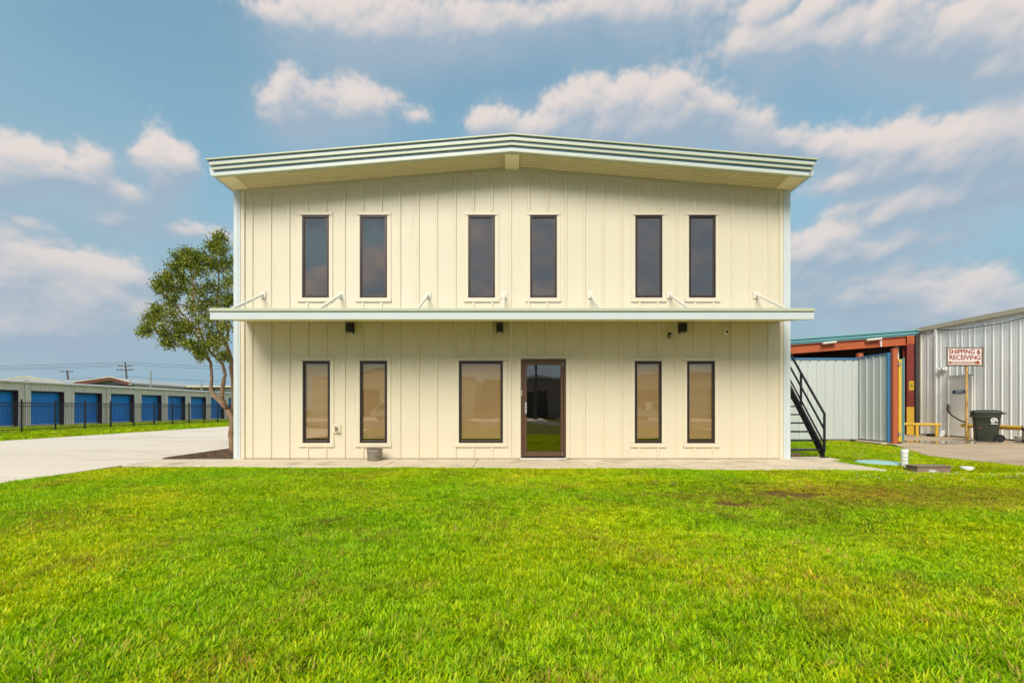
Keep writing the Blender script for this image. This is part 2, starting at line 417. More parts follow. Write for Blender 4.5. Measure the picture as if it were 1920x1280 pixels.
def lawn_patches(col, geo, sp):
    # broad yellower and greener areas, then clumps of dry, reddish thatch where the turf is thin, by place
    big = noise(geo.outputs['Position'], 0.33, 4, 0.6, 0.5)
    col = mixc(smooth(big, 0.36, 0.64), mixc(1.0, col, (0.72, 0.92, 0.8), 'MULTIPLY'), mixc(1.0, col, (1.12, 1.02, 1.0), 'MULTIPLY'))
    n = noise(geo.outputs['Position'], 1.1, 5, 0.7, 0.6)
    dry = smooth(n, 0.50, 0.68) * smooth(S(sp.outputs[2]), 0.35, 0.9)
    # the worn, half dead stretch in the right half of the lawn
    t = S.tree
    dd = t.nodes.new('ShaderNodeVectorMath'); dd.operation = 'MULTIPLY_ADD'
    link(geo.outputs['Position'], dd.inputs[0]); dd.inputs[1].default_value = (1 / 3.0, 1 / 1.0, 0); dd.inputs[2].default_value = (-4.9 / 3.0, 4.5, 0)
    ln = t.nodes.new('ShaderNodeVectorMath'); ln.operation = 'LENGTH'; link(dd.outputs[0], ln.inputs[0])
    n2 = noise(geo.outputs['Position'], 2.2, 4, 0.65, 0.4)
    worn = smooth(S(ln.outputs['Value']) + (n2 - 0.5) * 2.4, 1.25, 0.55) * smooth(S(sp.outputs[2]), 0.15, 0.7)
    return mixc(S.m('MAXIMUM', dry * 0.85, worn * 0.55), col, (0.36, 0.17, 0.05))


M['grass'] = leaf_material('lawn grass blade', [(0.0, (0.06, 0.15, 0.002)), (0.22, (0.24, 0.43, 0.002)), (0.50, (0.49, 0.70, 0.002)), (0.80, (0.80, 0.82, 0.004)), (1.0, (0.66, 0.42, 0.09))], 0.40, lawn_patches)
M['leaf'] = leaf_material('crape myrtle leaf', [(0.0, (0.04, 0.075, 0.010)), (0.33, (0.12, 0.175, 0.015)), (0.62, (0.31, 0.36, 0.04)), (1.0, (0.62, 0.60, 0.20))], 0.25)


def ground_material():
    m = bpy.data.materials.new('turf soil'); m.use_nodes = True
    S.tree = t = m.node_tree
    p = t.nodes['Principled BSDF']
    geo = t.nodes.new('ShaderNodeNewGeometry'); v = geo.outputs['Position']
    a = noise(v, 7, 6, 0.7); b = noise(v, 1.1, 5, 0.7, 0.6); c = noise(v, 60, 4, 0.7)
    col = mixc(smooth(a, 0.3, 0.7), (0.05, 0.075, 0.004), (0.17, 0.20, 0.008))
    # worn patch of bare reddish soil in the right half of the lawn
    dd = t.nodes.new('ShaderNodeVectorMath'); dd.operation = 'MULTIPLY_ADD'
    link(v, dd.inputs[0]); dd.inputs[1].default_value = (1 / 2.8, 1 / .85, 0); dd.inputs[2].default_value = (-4.7 / 2.8, 4.45 / .85, 0)
    ln = t.nodes.new('ShaderNodeVectorMath'); ln.operation = 'LENGTH'; link(dd.outputs[0], ln.inputs[0])
    worn = smooth(S(ln.outputs['Value']) + (b - 0.5) * 1.8, 1.35, 0.75)
    col = mixc(S.m('MAXIMUM', smooth(b, 0.60, 0.75) * 0.8, worn * 0.85), col, (0.20, 0.10, 0.035))
    col = mixc(smooth(c, 0.50, 0.72) * 0.6, col, (0.045, 0.05, 0.008))
    link(col, p.inputs['Base Color']); p.inputs['Roughness'].default_value = 0.95; p.inputs['Specular IOR Level'].default_value = 0.1
    bn = t.nodes.new('ShaderNodeBump'); bn.inputs['Strength'].default_value = 0.8; bn.inputs['Distance'].default_value = 0.02
    link(c + a, bn.inputs['Height']); link(bn.outputs[0], p.inputs['Normal'])
    return m


M['ground'] = ground_material()


def apron_material():
    """stained, partly wet yard concrete"""
    m = material('yard concrete', (0.54, 0.40, 0.26), 0.75, var=0.2, vscale=0.9, bump=0.2, bscale=70, fine=0.06, fscale=45,
                 dirt=(0.22, 0.15, 0.09), dirt_amt=0.5, dirt_scale=0.5, stretch=(0.6, 1.3, 1))
    return m


M['apron'] = apron_material()

# ------------------------------------------------------------------ mesh helpers
ORIGIN = {}                              # world origin of every object (no rotations or scales on parents)


def tag(o, label=None, cat=None, group=None, kind=None):
    if label: o['label'] = label
    if cat: o['category'] = cat
    if group: o['group'] = group
    if kind: o['kind'] = kind
    return o


def place(o, parent, origin):
    COL.objects.link(o)
    ORIGIN[o.name] = Vector(origin)
    if parent is not None:
        o.parent = parent
        o.location = Vector(origin) - ORIGIN[parent.name]
    else:
        o.location = origin
    return o


def empty(name, loc, label, cat, group=None):
    o = bpy.data.objects.new(name, None); o.empty_display_size = 0.2
    place(o, None, loc)
    return tag(o, label, cat, group)


def put(name, mesh, parent, loc):
    return place(bpy.data.objects.new(name, mesh), parent, loc)


class MB:
    def __init__(self): self.v = []; self.f = []; self.smooth = False

    def box(self, x0, x1, y0, y1, z0, z1, zt=None):
        """zt: (z at x0, z at x1) for a sloped top"""
        i = len(self.v)
        ta, tb = zt if zt else (z1, z1)
        self.v += [(x0, y0, z0), (x1, y0, z0), (x1, y1, z0), (x0, y1, z0), (x0, y0, ta), (x1, y0, tb), (x1, y1, tb), (x0, y1, ta)]
        self.f += [tuple(i + k for k in q) for q in ((0, 3, 2, 1), (4, 5, 6, 7), (0, 1, 5, 4), (1, 2, 6, 5), (2, 3, 7, 6), (3, 0, 4, 7))]
        return self

    def prism(self, poly, axis, a, b):
        """poly in the two other axes, extruded from a to b along axis (0, 1, 2)"""
        i = len(self.v); n = len(poly)
        for d in (a, b):
            for (p, q) in poly:
                c = [p, q]; c.insert(axis, d); self.v.append(tuple(c))
        self.f.append(tuple(i + k for k in range(n))[::-1]); self.f.append(tuple(i + n + k for k in range(n)))
        for k in range(n):
            l = (k + 1) % n
            self.f.append((i + k, i + l, i + n + l, i + n + k))
        return self

    def tube(self, pts, r, n=8, caps=True):
        pts = [Vector(p) for p in pts]; rs = r if isinstance(r, (list, tuple)) else [r] * len(pts)
        i0 = len(self.v); up = None
        for k, p in enumerate(pts):
            d = (pts[min(k + 1, len(pts) - 1)] - pts[max(k - 1, 0)]).normalized()
            if up is None: up = Vector((0, 0, 1)) if abs(d.z) < 0.9 else Vector((1, 0, 0))
            s = d.cross(up).normalized(); u = s.cross(d).normalized(); up = u
            for j in range(n):
                a = 2 * math.pi * j / n
                self.v.append(tuple(p + (s * math.cos(a) + u * math.sin(a)) * rs[k]))
        for k in range(len(pts) - 1):
            for j in range(n):
                a, b = i0 + k * n + j, i0 + k * n + (j + 1) % n
                self.f.append((a, b, b + n, a + n))
        if caps:
            self.f.append(tuple(i0 + j for j in range(n))[::-1])
            e = i0 + (len(pts) - 1) * n
            self.f.append(tuple(e + j for j in range(n)))
        return self

    def beam(self, a, b, w, h, upv=(0, 0, 1)):
        """rectangular bar from a to b"""
        a, b = Vector(a), Vector(b); d = (b - a).normalized()
        s = d.cross(Vector(upv)).normalized(); u = s.cross(d).normalized()
        i = len(self.v)
        for p in (a, b):
            for (p1, p2) in ((-1, -1), (1, -1), (1, 1), (-1, 1)):
                self.v.append(tuple(p + s * (p1 * w / 2) + u * (p2 * h / 2)))
        self.f += [tuple(i + k for k in q) for q in ((0, 3, 2, 1), (4, 5, 6, 7), (0, 1, 5, 4), (1, 2, 6, 5), (2, 3, 7, 6), (3, 0, 4, 7))]
        return self

    def lathe(self, prof, c=(0, 0, 0), n=24, close=True):
        """prof: list of (radius, z)"""
        i0 = len(self.v)
        for (r, z) in prof:
            for j in range(n):
                a = 2 * math.pi * j / n
                self.v.append((c[0] + r * math.cos(a), c[1] + r * math.sin(a), c[2] + z))
        for k in range(len(prof) - 1):
            for j in range(n):
                a, b = i0 + k * n + j, i0 + k * n + (j + 1) % n
                self.f.append((a, b, b + n, a + n))
        if close:
            self.f.append(tuple(i0 + j for j in range(n))[::-1])
            e = i0 + (len(prof) - 1) * n
            self.f.append(tuple(e + j for j in range(n)))
        return self

    def sheet(self, quads):
        for q in quads:
            i = len(self.v); self.v += list(q); self.f.append(tuple(range(i, i + len(q))))
        return self

    def xf(self, mat):
        self.v = [tuple(mat @ Vector(p)) for p in self.v]; return self

    def mesh(self, name, mat, origin=(0, 0, 0)):
        me = bpy.data.meshes.new(name)
        ox, oy, oz = origin
        me.from_pydata([(x - ox, y - oy, z - oz) for (x, y, z) in self.v], [], self.f)
        me.materials.append(mat)
        if self.smooth: me.shade_smooth()
        me.update()
        return me

    def build(self, name, mat, parent=None, bevel=0.0, smooth=None, **kw):
        a = np.array(self.v)
        o3 = ((a[:, 0].min() + a[:, 0].max()) / 2, (a[:, 1].min() + a[:, 1].max()) / 2, a[:, 2].min())
        if smooth: self.smooth = True
        me = self.mesh(name, M[mat] if isinstance(mat, str) else mat, o3)
        bm = bmesh.new(); bm.from_mesh(me)
        bmesh.ops.recalc_face_normals(bm, faces=bm.faces); bm.to_mesh(me); bm.free()
        if smooth == 'auto':
            me.set_sharp_from_angle(angle=R(40))
        o = put(name, me, parent, o3)
        if bevel:
            b = o.modifiers.new('bevel', 'BEVEL'); b.width = bevel; b.segments = 2; b.limit_method = 'ANGLE'; b.angle_limit = R(50)
        return tag(o, **kw)


def text_mesh(body, size, mat, name, parent, loc, rot, bold=0.0, depth=0.002, align='CENTER', xs=1.0):
    cu = bpy.data.curves.new('t', 'FONT'); cu.body = body; cu.size = size; cu.align_x = align; cu.align_y = 'CENTER'
    cu.offset = bold; cu.extrude = depth
    ob = bpy.data.objects.new('t', cu); COL.objects.link(ob)
    dg = bpy.context.evaluated_depsgraph_get(); dg.update()
    me = bpy.data.meshes.new_from_object(ob.evaluated_get(dg))
    bpy.data.objects.remove(ob)
    me.transform(Matrix.Diagonal((xs, 1, 1, 1)))
    me.transform(Matrix(rot).to_4x4() if not isinstance(rot, tuple) else (Matrix.Rotation(rot[2], 4, 'Z') @ Matrix.Rotation(rot[0], 4, 'X')))
    me.materials.clear(); me.materials.append(M[mat]); me.name = name
    return put(name, me, parent, loc)


def at(px, py, depth):
    """a point of the place, from its bearing and its distance"""
    return ((px - 960) * depth / F, CAM_Y + depth, CAM_Z + (765 - py) * depth / F)

# ------------------------------------------------------------------ ground
PIT = (8.35, -1.95)


def lawn_h(x, y):
    z = -0.034 + 0.006 * np.sin(x * 0.55 + 0.7) * np.cos(y * 0.8 + 0.3) + 0.005 * np.sin(x * 1.7 + y * 1.1)
    z = z + 0.022 * np.clip((-2.0 - y) / 1.5, 0, 1) * np.clip((x + 7.5) / 0.8, 0, 1) * np.clip((9.8 - x) / 0.8, 0, 1) * (1 + 0.6 * np.sin(x * 1.3 + 2 * np.sin(y * .9)))
    z = z - 0.19 * np.exp(-(((x - 8.1) / 0.95) ** 2 + ((y + 1.85) / 0.50) ** 2))
    z = z + 0.05 * np.exp(-(((x - 8.2) / 2.2) ** 2 + ((y + 3.0) / 0.7) ** 2))
    far = np.clip((np.abs(x) - 12) / 6, 0, 1)
    return z * (1 - far) + (-0.04) * far


def axis_lines(lo, hi, step, far):
    near = np.arange(lo, hi + 1e-6, step)
    out = [lo - d for d in far[::-1]] + list(near) + [hi + d for d in far]
    return np.array(out)


gx = axis_lines(-12, 14, 0.2, [1, 3, 8, 20, 60, 200, 700, 1800])
gy = axis_lines(-13, 8, 0.2, [1, 3, 8, 20, 60, 200, 700, 1800])
X, Y = np.meshgrid(gx, gy)
Zg = lawn_h(X, Y)
verts = np.stack([X.ravel(), Y.ravel(), Zg.ravel()], 1)
nx, ny = len(gx), len(gy)
I = np.arange(nx * ny).reshape(ny, nx)
faces = np.stack([I[:-1, :-1].ravel(), I[:-1, 1:].ravel(), I[1:, 1:].ravel(), I[1:, :-1].ravel()], 1)
me = bpy.data.meshes.new('ground'); me.from_pydata(verts.tolist(), [], faces.tolist()); me.materials.append(M['ground']); me.shade_smooth()
tag(put('ground', me, None, (0, 0, 0)), 'grassy level ground reaching to the horizon', kind='structure')


def slabs(name, label, xs, ys, mat, top=0.0, thick=0.16, gap=0.008, skip=None, tilt=0.0, bevel=0.006):
    """a pavement: a bed of joint filler carrying cast slabs, one object each"""
    mb = MB().box(xs[0] + .02, xs[-1] - .02, ys[0] + .02, ys[-1] - .02, top - thick, top - 0.014)
    bed = mb.build(name, 'joint', None, label=label, kind='structure')
    cache = {}
    for i in range(len(xs) - 1):
        for j in range(len(ys) - 1):
            if skip and skip(i, j): continue
            w, d = xs[i + 1] - xs[i] - gap, ys[j + 1] - ys[j] - gap
            key = (round(w, 3), round(d, 3))
            if key not in cache:
                m2 = MB().box(-w / 2, w / 2, -d / 2, d / 2, -thick, 0)
                cache[key] = m2.mesh('slab', M[mat])
            o = put('slab', cache[key], bed, ((xs[i] + xs[i + 1]) / 2, (ys[j] + ys[j + 1]) / 2, top + random.uniform(-.002, .002)))
            b = o.modifiers.new('bevel', 'BEVEL'); b.width = bevel; b.segments = 2
    return bed


def walk_front(x): return -1.53 - (x + 0.0) * 0.049
WJ = [-7.72, -6.1, -4.3, -2.5, -0.75, 1.45, 3.2, 5.0, 6.85]
walk = MB().prism([(WJ[0] + .02, walk_front(WJ[0]) + .02), (WJ[-1] - .02, walk_front(WJ[-1]) + .02), (WJ[-1] - .02, -.05), (WJ[0] + .02, -.05)], 2, -.16, -.014).build(
    'sidewalk', 'joint', None, label='narrow tan concrete sidewalk along the foot of the cream building', kind='structure')
for xa, xb in zip(WJ[:-1], WJ[1:]):
    xa += .005; xb -= .005
    MB().prism([(xa, walk_front(xa)), (xb, walk_front(xb)), (xb, -.03), (xa, -.03)], 2, -.16, random.uniform(-.003, .001)).build('slab', 'concrete', walk, bevel=.008)
slabs('stair_pad', 'concrete pad under the foot of the black outdoor stair', [6.16, 7.25], [-0.02, 0.62], 'concrete', top=-0.004)
slabs('driveway', 'wide pale concrete driveway left of the cream building', [-17.7, -14.4, -11.1, -7.74],
      [-16 + 4.5 * k for k in range(20)], 'driveway', top=-0.012, gap=.014)
yard = slabs('yard_pavement', 'stained tan concrete yard in front of the grey warehouse', [10.0, 13.4, 17.42], [-16, -10.5, -5.3, -0.6], 'apron', top=-0.008, gap=.012)
for poly in (((10.0, -.588), (13.39, -.588), (13.39, 4.6), (12.1, 4.6), (10.9, 2.6), (10.0, .9)), ((13.402, -.588), (17.42, -.588), (17.42, 4.6), (13.402, 4.6))):
    MB().prism(poly, 2, -.17, -.009).build('slab', 'apron', yard, bevel=.006)
slabs('yard_pavement', 'stained tan concrete yard running back under the shed roof', [12.05, 14.7, 17.42], [4.61, 9.6, 15, 22], 'apron', top=-0.010, gap=.012)
M['wet'] = material('standing water on concrete', (0.13, 0.10, 0.08), 0.04, var=0.1, spec=0.6)
pud = MB(); ring = []
for k in range(28):
    a = 2 * math.pi * k / 28; rr = 1 + 0.22 * math.sin(3 * a + 1) + 0.12 * math.sin(5 * a)
    ring.append((14.2 + 1.25 * rr * math.cos(a), 5.3 + 0.75 * rr * math.sin(a)))
pud.prism(ring, 2, -0.02, -0.0045)
pud.build('puddle', 'wet', None, label='shallow puddle lying on the yard concrete before the shed', kind='structure')
MB().box(-60, 80, -31, -19.5, -0.2, -0.015).build('road', 'asphalt', None, label='street running behind the viewer', kind='structure')
MB().box(-60, 80, -47, -31.2, -0.2, -0.010).build('parking_lot', 'driveway', None, label='pale parking lot across the street', kind='structure')
# mulch bed at the left corner of the building
bed = MB().prism([(-7.70, -0.02), (-6.14, -0.02), (-6.14, 7.0), (-7.66, 7.0)], 2, -0.1, 0.0)
bed_o = bed.build('mulch_bed', 'mulch', None, label='brown mulch bed along the left side of the cream building', kind='structure')
MB().box(-7.74, -7.70, -0.02, 7.0, -0.1, 0.025).build('edging', 'edging', bed_o)
chips = MB()
for k in range(1300):
    x, y = random.uniform(-7.66, -6.2), random.uniform(0.02, 6.5) * random.uniform(0.3, 1)
    a = random.uniform(0, 6.28); l, w = random.uniform(.015, .045), random.uniform(.006, .014)
    z = random.uniform(0.002, 0.03); c, s = math.cos(a), math.sin(a)
    t = random.uniform(-.012, .012)
    p = [(x + c * l - s * w, y + s * l + c * w, z + t), (x + c * l + s * w, y + s * l - c * w, z + t), (x - c * l + s * w, y - s * l - c * w, z - t), (x - c * l - s * w, y - s * l + c * w, z - t)]
    chips.sheet([p])
tag(chips.build('bark_chips', 'mulchchip', bed_o), kind='stuff')

# ------------------------------------------------------------------ the cream office building
HW = 6.12                                   # half width of the front
PX = 84.6                                   # pixels per metre on the front, only to read sizes off


def wx(px): return (px - 960) / PX
def wz(py): return CAM_Z + (765 - py) / PX
def soffit_z(x): return 6.43 - 0.0833 * abs(x)


office = empty('office_building', (0, 6, 0), 'two storey cream metal building with board and batten siding and low gable roof', 'building')
WIN = [(567, 617, 404.5, 558, 'up'), (675, 726, 404.5, 558, 'up'), (878, 928, 404.5, 558, 'up'), (994, 1044, 404.5, 558, 'up'), (1191, 1241.5, 404.5, 558, 'up'), (1291.5, 1341.5, 404.5, 558, 'up'),
       (568, 619, 676.5, 829.5, 'low'), (675, 726, 676.5, 829.5, 'low'), (860.5, 943, 676.5, 829.5, 'low'), (1190, 1240.5, 677, 830, 'low'), (1288, 1340, 677, 830, 'low')]
DOOR = (976.5, 1061, 673, 857)
openings = [(wx(a), wx(b), wz(d), wz(c)) for a, b, c, d, _ in WIN] + [(wx(DOOR[0]), wx(DOOR[1]), -1, wz(DOOR[2]))]
TR = 0.085                                  # width of the casing boards round the windows


def minus(z0, z1, x0, x1, grow=0.0):
    """what is left of a column between z0 and z1 once the openings are taken out"""
    left = [(z0, z1)]
    for (a, b, c, d) in openings:
        if x1 > a - grow + 1e-4 and x0 < b + grow - 1e-4:
            nl = []
            for (s, e) in left:
                lo, hi = c - grow, d + grow
                if hi <= s or lo >= e: nl.append((s, e)); continue
                if lo > s: nl.append((s, lo))
                if hi < e: nl.append((hi, e))
            left = nl
    return left


PITCH, BAT0 = 34.6 / PX, wx(957)
bats = [BAT0 + PITCH * k for k in range(-14, 15)]
edges = [-HW] + bats + [HW]
LIFT = 3.03                                 # where the canopy meets the front
for lo, hi in ((0.012, LIFT + 0.06), (LIFT + 0.064, None)):
    for i in range(len(edges) - 1):
        x0, x1 = edges[i] + 0.001, edges[i + 1] - 0.001
        cuts = sorted({x0, x1} | {c for o in openings for c in (o[0], o[1]) if x0 < c < x1})
        cols = []
        for a, b in zip(cuts[:-1], cuts[1:]):
            cols.append([(a, b, s, e) for (s, e) in minus(lo, hi if hi else 9, a, b)])
        spans = [[(s, e) for (_, _, s, e) in c_] for c_ in cols]
        groups_ = [[p] for p in cols[0]] if len(cols) == 1 else [[p for c_ in cols for p in c_]]
        for grp in groups_:
            mb = MB()
            for (a, b, s, e) in grp:
                if e == 9: mb.box(a, b, 0, 0.02, s, 0, (soffit_z(a) + 0.05, soffit_z(b) + 0.05))
                else: mb.box(a, b, 0, 0.02, s, e)
            if mb.v: mb.build('siding_panel', 'siding', office)
    for x in bats:
        for (s, e) in minus(lo, hi if hi else 9, x - 0.033, x + 0.033, TR + 0.004):
            e2 = soffit_z(x) - 0.075 if e == 9 else e
            if e2 - s < 0.03: continue
            mb = MB()
            if e == 9: mb.prism([(x - .036, -.0005), (x - .021, -.024), (x + .021, -.024), (x + .036, -.0005)], 2, s, e2)
            else: mb.prism([(x - .036, -.0005), (x - .021, -.024), (x + .021, -.024), (x + .036, -.0005)], 2, s, e2)
            mb.build('batten', 'siding', office)
# frieze under the soffit and corner boards
for sgn in (-1, 1):
    mb = MB(); xs = sorted((0, sgn * (HW - 0.21)))
    mb.prism([(xs[0], soffit_z(xs[0]) - .075), (xs[1], soffit_z(xs[1]) - .075), (xs[1], soffit_z(xs[1]) + .04), (xs[0], soffit_z(xs[0]) + .04)], 1, -0.031, -0.0008)
    mb.build('frieze_board', 'trim', office)
    x0, x1 = sorted((sgn * (HW - 0.205), sgn * (HW - 0.12)))
    MB().box(x0, x1, -0.034, -0.001, 0.0, soffit_z(HW - .16) + 0.02).build('corner_board', 'trim', office, bevel=0.004)
    x0, x1 = sorted((sgn * (HW - 0.118), sgn * (HW + 0.03)))
    cb = MB().box(x0, x1, -0.045, 0.16, -0.02, soffit_z(HW) + 0.02).build('corner_trim', 'galv', office, bevel=0.006)
    x0, x1 = sorted((sgn * (HW - 0.075), sgn * (HW - 0.065)))
    MB().box(x0, x1, -0.055, -0.046, -0.02, soffit_z(HW)).build('corner_bead', 'galv', cb)
    # side wall with ribs
    mb = MB(); x0, x1 = sorted((sgn * (HW - 0.03), sgn * HW))
    mb.box(x0, x1, 0.165, 18, -0.05, soffit_z(HW) + 0.1)
    for k in range(43):
        y = 0.4 + 0.41 * k; a, b = sorted((sgn * HW, sgn * (HW + .024)))
        mb.box(a, b, y - .03, y + .03, 0, soffit_z(HW))
    mb.build('side_wall', 'galv', office)
MB().box(-HW + .04, HW - .04, 17.95, 18, -0.05, 6.0).build('rear_wall', 'siding', office)
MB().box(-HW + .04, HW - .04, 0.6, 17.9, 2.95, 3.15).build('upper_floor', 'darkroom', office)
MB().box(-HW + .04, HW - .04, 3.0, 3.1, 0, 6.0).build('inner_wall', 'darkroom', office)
# dark base flashing strip: contact shade under the panels, put in as colour
for a, b in ((-HW + .12, wx(DOOR[0]) - .1), (wx(DOOR[1]) + .1, HW - .12)):
    MB().box(a, b, -0.004, 0.018, -0.03, 0.0115).build('base_shade_strip', 'joint', office)

# roof: two slopes, front overhang with stepped rake trim and ribbed soffit
OV = 0.72
for sgn in (-1, 1):
    def zz(x, d): return 6.43 + d - 0.0833 * abs(x)
    mb = MB(); xe = sgn * (HW + 0.10); xs = sorted((0.0, xe))
    mb.prism([(xs[0], zz(xs[0], .22)), (xs[1], zz(xs[1], .22)), (xs[1], zz(xs[1], .27)), (xs[0], zz(xs[0], .27))], 1, -OV + .02, 18.3)
    roof = mb.build('roof', 'greyroof', office)
    # gutter along the eave
    g = MB(); x = sgn * (HW + 0.10)
    g.prism([(sgn * (HW + .035), 5.93), (sgn * (HW + .13), 5.95), (sgn * (HW + .165), 6.11), (sgn * (HW + .035), 6.11)], 1, -OV + .04, 18.2)
    g.build('gutter', 'galv', roof)
    # stepped rake trim on the front edge
    #        z offset bottom, top, y of face, extra length, material
    steps = [(-0.012, 0.020, -OV - .012, 0.02, 'rakecream'), (0.021, 0.066, -OV - .006, 0.02, 'galv'), (0.067, 0.105, -OV - .010, 0.03, 'rakeblue'),
             (0.106, 0.150, -OV - .045, 0.06, 'rakecream'), (0.151, 0.190, -OV - .042, 0.06, 'rakeblue'), (0.191, 0.226, -OV - .072, 0.10, 'rakecream'),
             (0.227, 0.258, -OV - .068, 0.10, 'galv'), (0.259, 0.288, -OV - .070, 0.11, 'rakeblue'), (0.289, 0.316, -OV - .105, 0.15, 'rakecream')]
    for (b0, b1, yf, ex, mt) in steps:
        xe = sgn * (HW + ex); xs = sorted((0.0, xe))
        mb = MB().prism([(xs[0], zz(xs[0], b0)), (xs[1], zz(xs[1], b0)), (xs[1], zz(xs[1], b1)), (xs[0], zz(xs[0], b1))], 1, yf, -OV + .075)
        mb.build('rake_trim', mt, roof, bevel=0.003)
    # soffit: long ribbed strips that run with the slope
    sof = MB(); a, b = sorted((sgn * 0.16, sgn * (HW - 0.33)))
    for k in range(7):
        y0 = -OV + .079 + k * 0.0905
        sof.prism([(y0, 0), (y0 + .088, 0), (y0 + .088, .02), (y0 + .074, .02), (y0 + .066, .0), (y0 + .012, .0), (y0 + .004, .012), (y0, .012)], 0, 0, 1)
    # shear the strips on to the slope
    sof.v = [(a + t * (b - a), y, 6.434 - 0.0833 * abs(a + t * (b - a)) + (.016 - z)) for (t, y, z) in sof.v]
    sof.build('soffit', 'soffit', roof)
    MB().prism([(a, zz(a, .03)), (b, zz(b, .03)), (b, zz(b, .21)), (a, zz(a, .21))], 1, -OV + .08, -0.001).build('soffit_backing', 'soffit', roof)
    a, b = sorted((sgn * (HW - 0.325), sgn * (HW + 0.02)))
    MB().prism([(a, zz(a, .004)), (b, zz(b, .004)), (b, zz(b, .21)), (a, zz(a, .21))], 1, -OV + .077, 0.15 if False else -0.0475).build('soffit_end', 'soffit', roof, bevel=0.004)
MB().prism([(-.155, 6.395), (.155, 6.395), (.155, 6.62), (0, 6.634), (-.155, 6.62)], 1, -OV + .076, -0.032).build('ridge_soffit', 'soffit', office, bevel=0.004)

# windows
for (a, b, c, d, kind) in WIN:
    x0, x1, z0, z1 = wx(a), wx(b), wz(d), wz(c)
    fw = 0.042
    fr = MB()
    fr.box(x0, x0 + fw, -.020, .07, z0, z1); fr.box(x1 - fw, x1, -.020, .07, z0, z1)
    fr.box(x0 + fw, x1 - fw, -.020, .07, z0, z0 + fw); fr.box(x0 + fw, x1 - fw, -.020, .07, z1 - fw, z1)
    w = fr.build('window', 'bronze', office, bevel=0.004)
    i0, i1, j0, j1 = x0 + fw, x1 - fw, z0 + fw, z1 - fw
    st = MB(); s = .016
    st.box(i0, i0 + s, .002, .03, j0, j1); st.box(i1 - s, i1, .002, .03, j0, j1); st.box(i0 + s, i1 - s, .002, .03, j0, j0 + s); st.box(i0 + s, i1 - s, .002, .03, j1 - s, j1)
    st.build('glazing_bead', 'brown', w)
    MB().box(i0 + .002, i1 - .002, .010, .016, j0 + .002, j1 - .002).build('pane', 'glass_up' if kind == 'up' else 'glass_low', w)
    # casing
    MB().box(x0 - TR, x0 - .001, -.019, -.001, z0 - .004, z1 + .004).build('casing', 'trim', w, bevel=.004)
    MB().box(x1 + .001, x1 + TR, -.019, -.001, z0 - .004, z1 + .004).build('casing', 'trim', w, bevel=.004)
    MB().box(x0 - TR, x1 + TR, -.026, -.001, z1 + .006, z1 + TR).build('casing', 'trim', w, bevel=.004)
    MB().box(x0 - TR - .01, x1 + TR + .01, -.036, -.001, z0 - TR - .01, z0 - .006).build('sill', 'trim', w, bevel=.004)
    MB().box(x0 - .025, x1 + .025, -.045, -.0275, z1 + .006, z1 + .022).build('drip_cap', 'trim', w)
    if kind == 'low':
        bl = MB(); gap = random.choice((.03, .06, .05)); zb = j0 + gap
        n = int((j1 - zb) / .024)
        for k in range(n):
            z = zb + .03 + k * .024
            bl.sheet([[(i0 + .006, .034, z), (i1 - .006, .034, z), (i1 - .006, .050, z + .0205), (i0 + .006, .050, z + .0205)]])
        bl.box(i0 + .005, i1 - .005, .034, .052, zb, zb + .022)
        tag(bl.build('blind', 'blind', w), kind='stuff')
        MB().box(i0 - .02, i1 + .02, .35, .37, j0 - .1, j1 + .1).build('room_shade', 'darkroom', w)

# entrance door
x0, x1, z0, z1 = wx(DOOR[0]), wx(DOOR[1]), 0.02, wz(DOOR[2])
fr = MB()
fr.box(x0, x0 + .05, -.03, .09, z0, z1); fr.box(x1 - .05, x1, -.03, .09, z0, z1); fr.box(x0 + .05, x1 - .05, -.03, .09, z1 - .05, z1)
door = fr.build('door', 'brown', office, bevel=.004, label='brown framed glass entrance door')
a, b, t, s = x0 + .056, x1 - .056, z1 - .056, z0 + .035
lf = MB()
lf.box(a, a + .075, -.016, .03, s, t); lf.box(b - .06, b, -.016, .03, s, t); lf.box(a + .075, b - .06, -.016, .03, s, s + .10); lf.box(a + .075, b - .06, -.016, .03, t - .075, t)
lf.build('door_leaf', 'brown', door, bevel=.004)
MB().box(a + .077, b - .062, .004, .010, s + .102, t - .077).build('pane', 'glass_door', door)
MB().box(a + .082, b - .066, -.0035, .0035, s + .102, s + .112).build('glazing_bead', 'bronze', door)
h = MB(); h.box(a + .03, a + .075, -.075, -.060, 1.0, 1.24); h.box(a + .04, a + .06, -.062, -.014, 1.02, 1.05); h.box(a + .04, a + .06, -.062, -.014, 1.19, 1.22)
h.build('pull_handle', 'steel', door, bevel=.004)
MB().box(x0 + .008, x0 + .034, -.052, -.031, 1.40, 1.52).build('lock_plate', 'steel', door, bevel=.003)
MB().tube([(a + .022, -.034, 1.385), (a + .022, -.012, 1.385)], .016, 12).build('lock_cylinder', 'brass', door)
for hz in (0.08, z1 - .14): MB().tube([(b - .02, -.024, hz), (b - .02, -.024, hz + .05)], .012, 10).build('pivot', 'steel', door)
MB().box(x0 - .012, x1 + .012, -.09, .09, 0.0015, .019).build('threshold', 'white', door, bevel=.004)
MB().box(x0 - TR, x0 - .001, -.022, -.001, .012, z1 + .004).build('casing', 'trim', door, bevel=.004)
MB().box(x1 + .001, x1 + TR, -.022, -.001, .012, z1 + .004).build('casing', 'trim', door, bevel=.004)
MB().box(x0 - TR, x1 + TR, -.028, -.001, z1 + .006, z1 + TR).build('casing', 'trim', door, bevel=.004)
MB().box(x0 - .03, x1 + .03, -.048, -.029, z1 + .006, z1 + .024).build('drip_cap', 'trim', door)

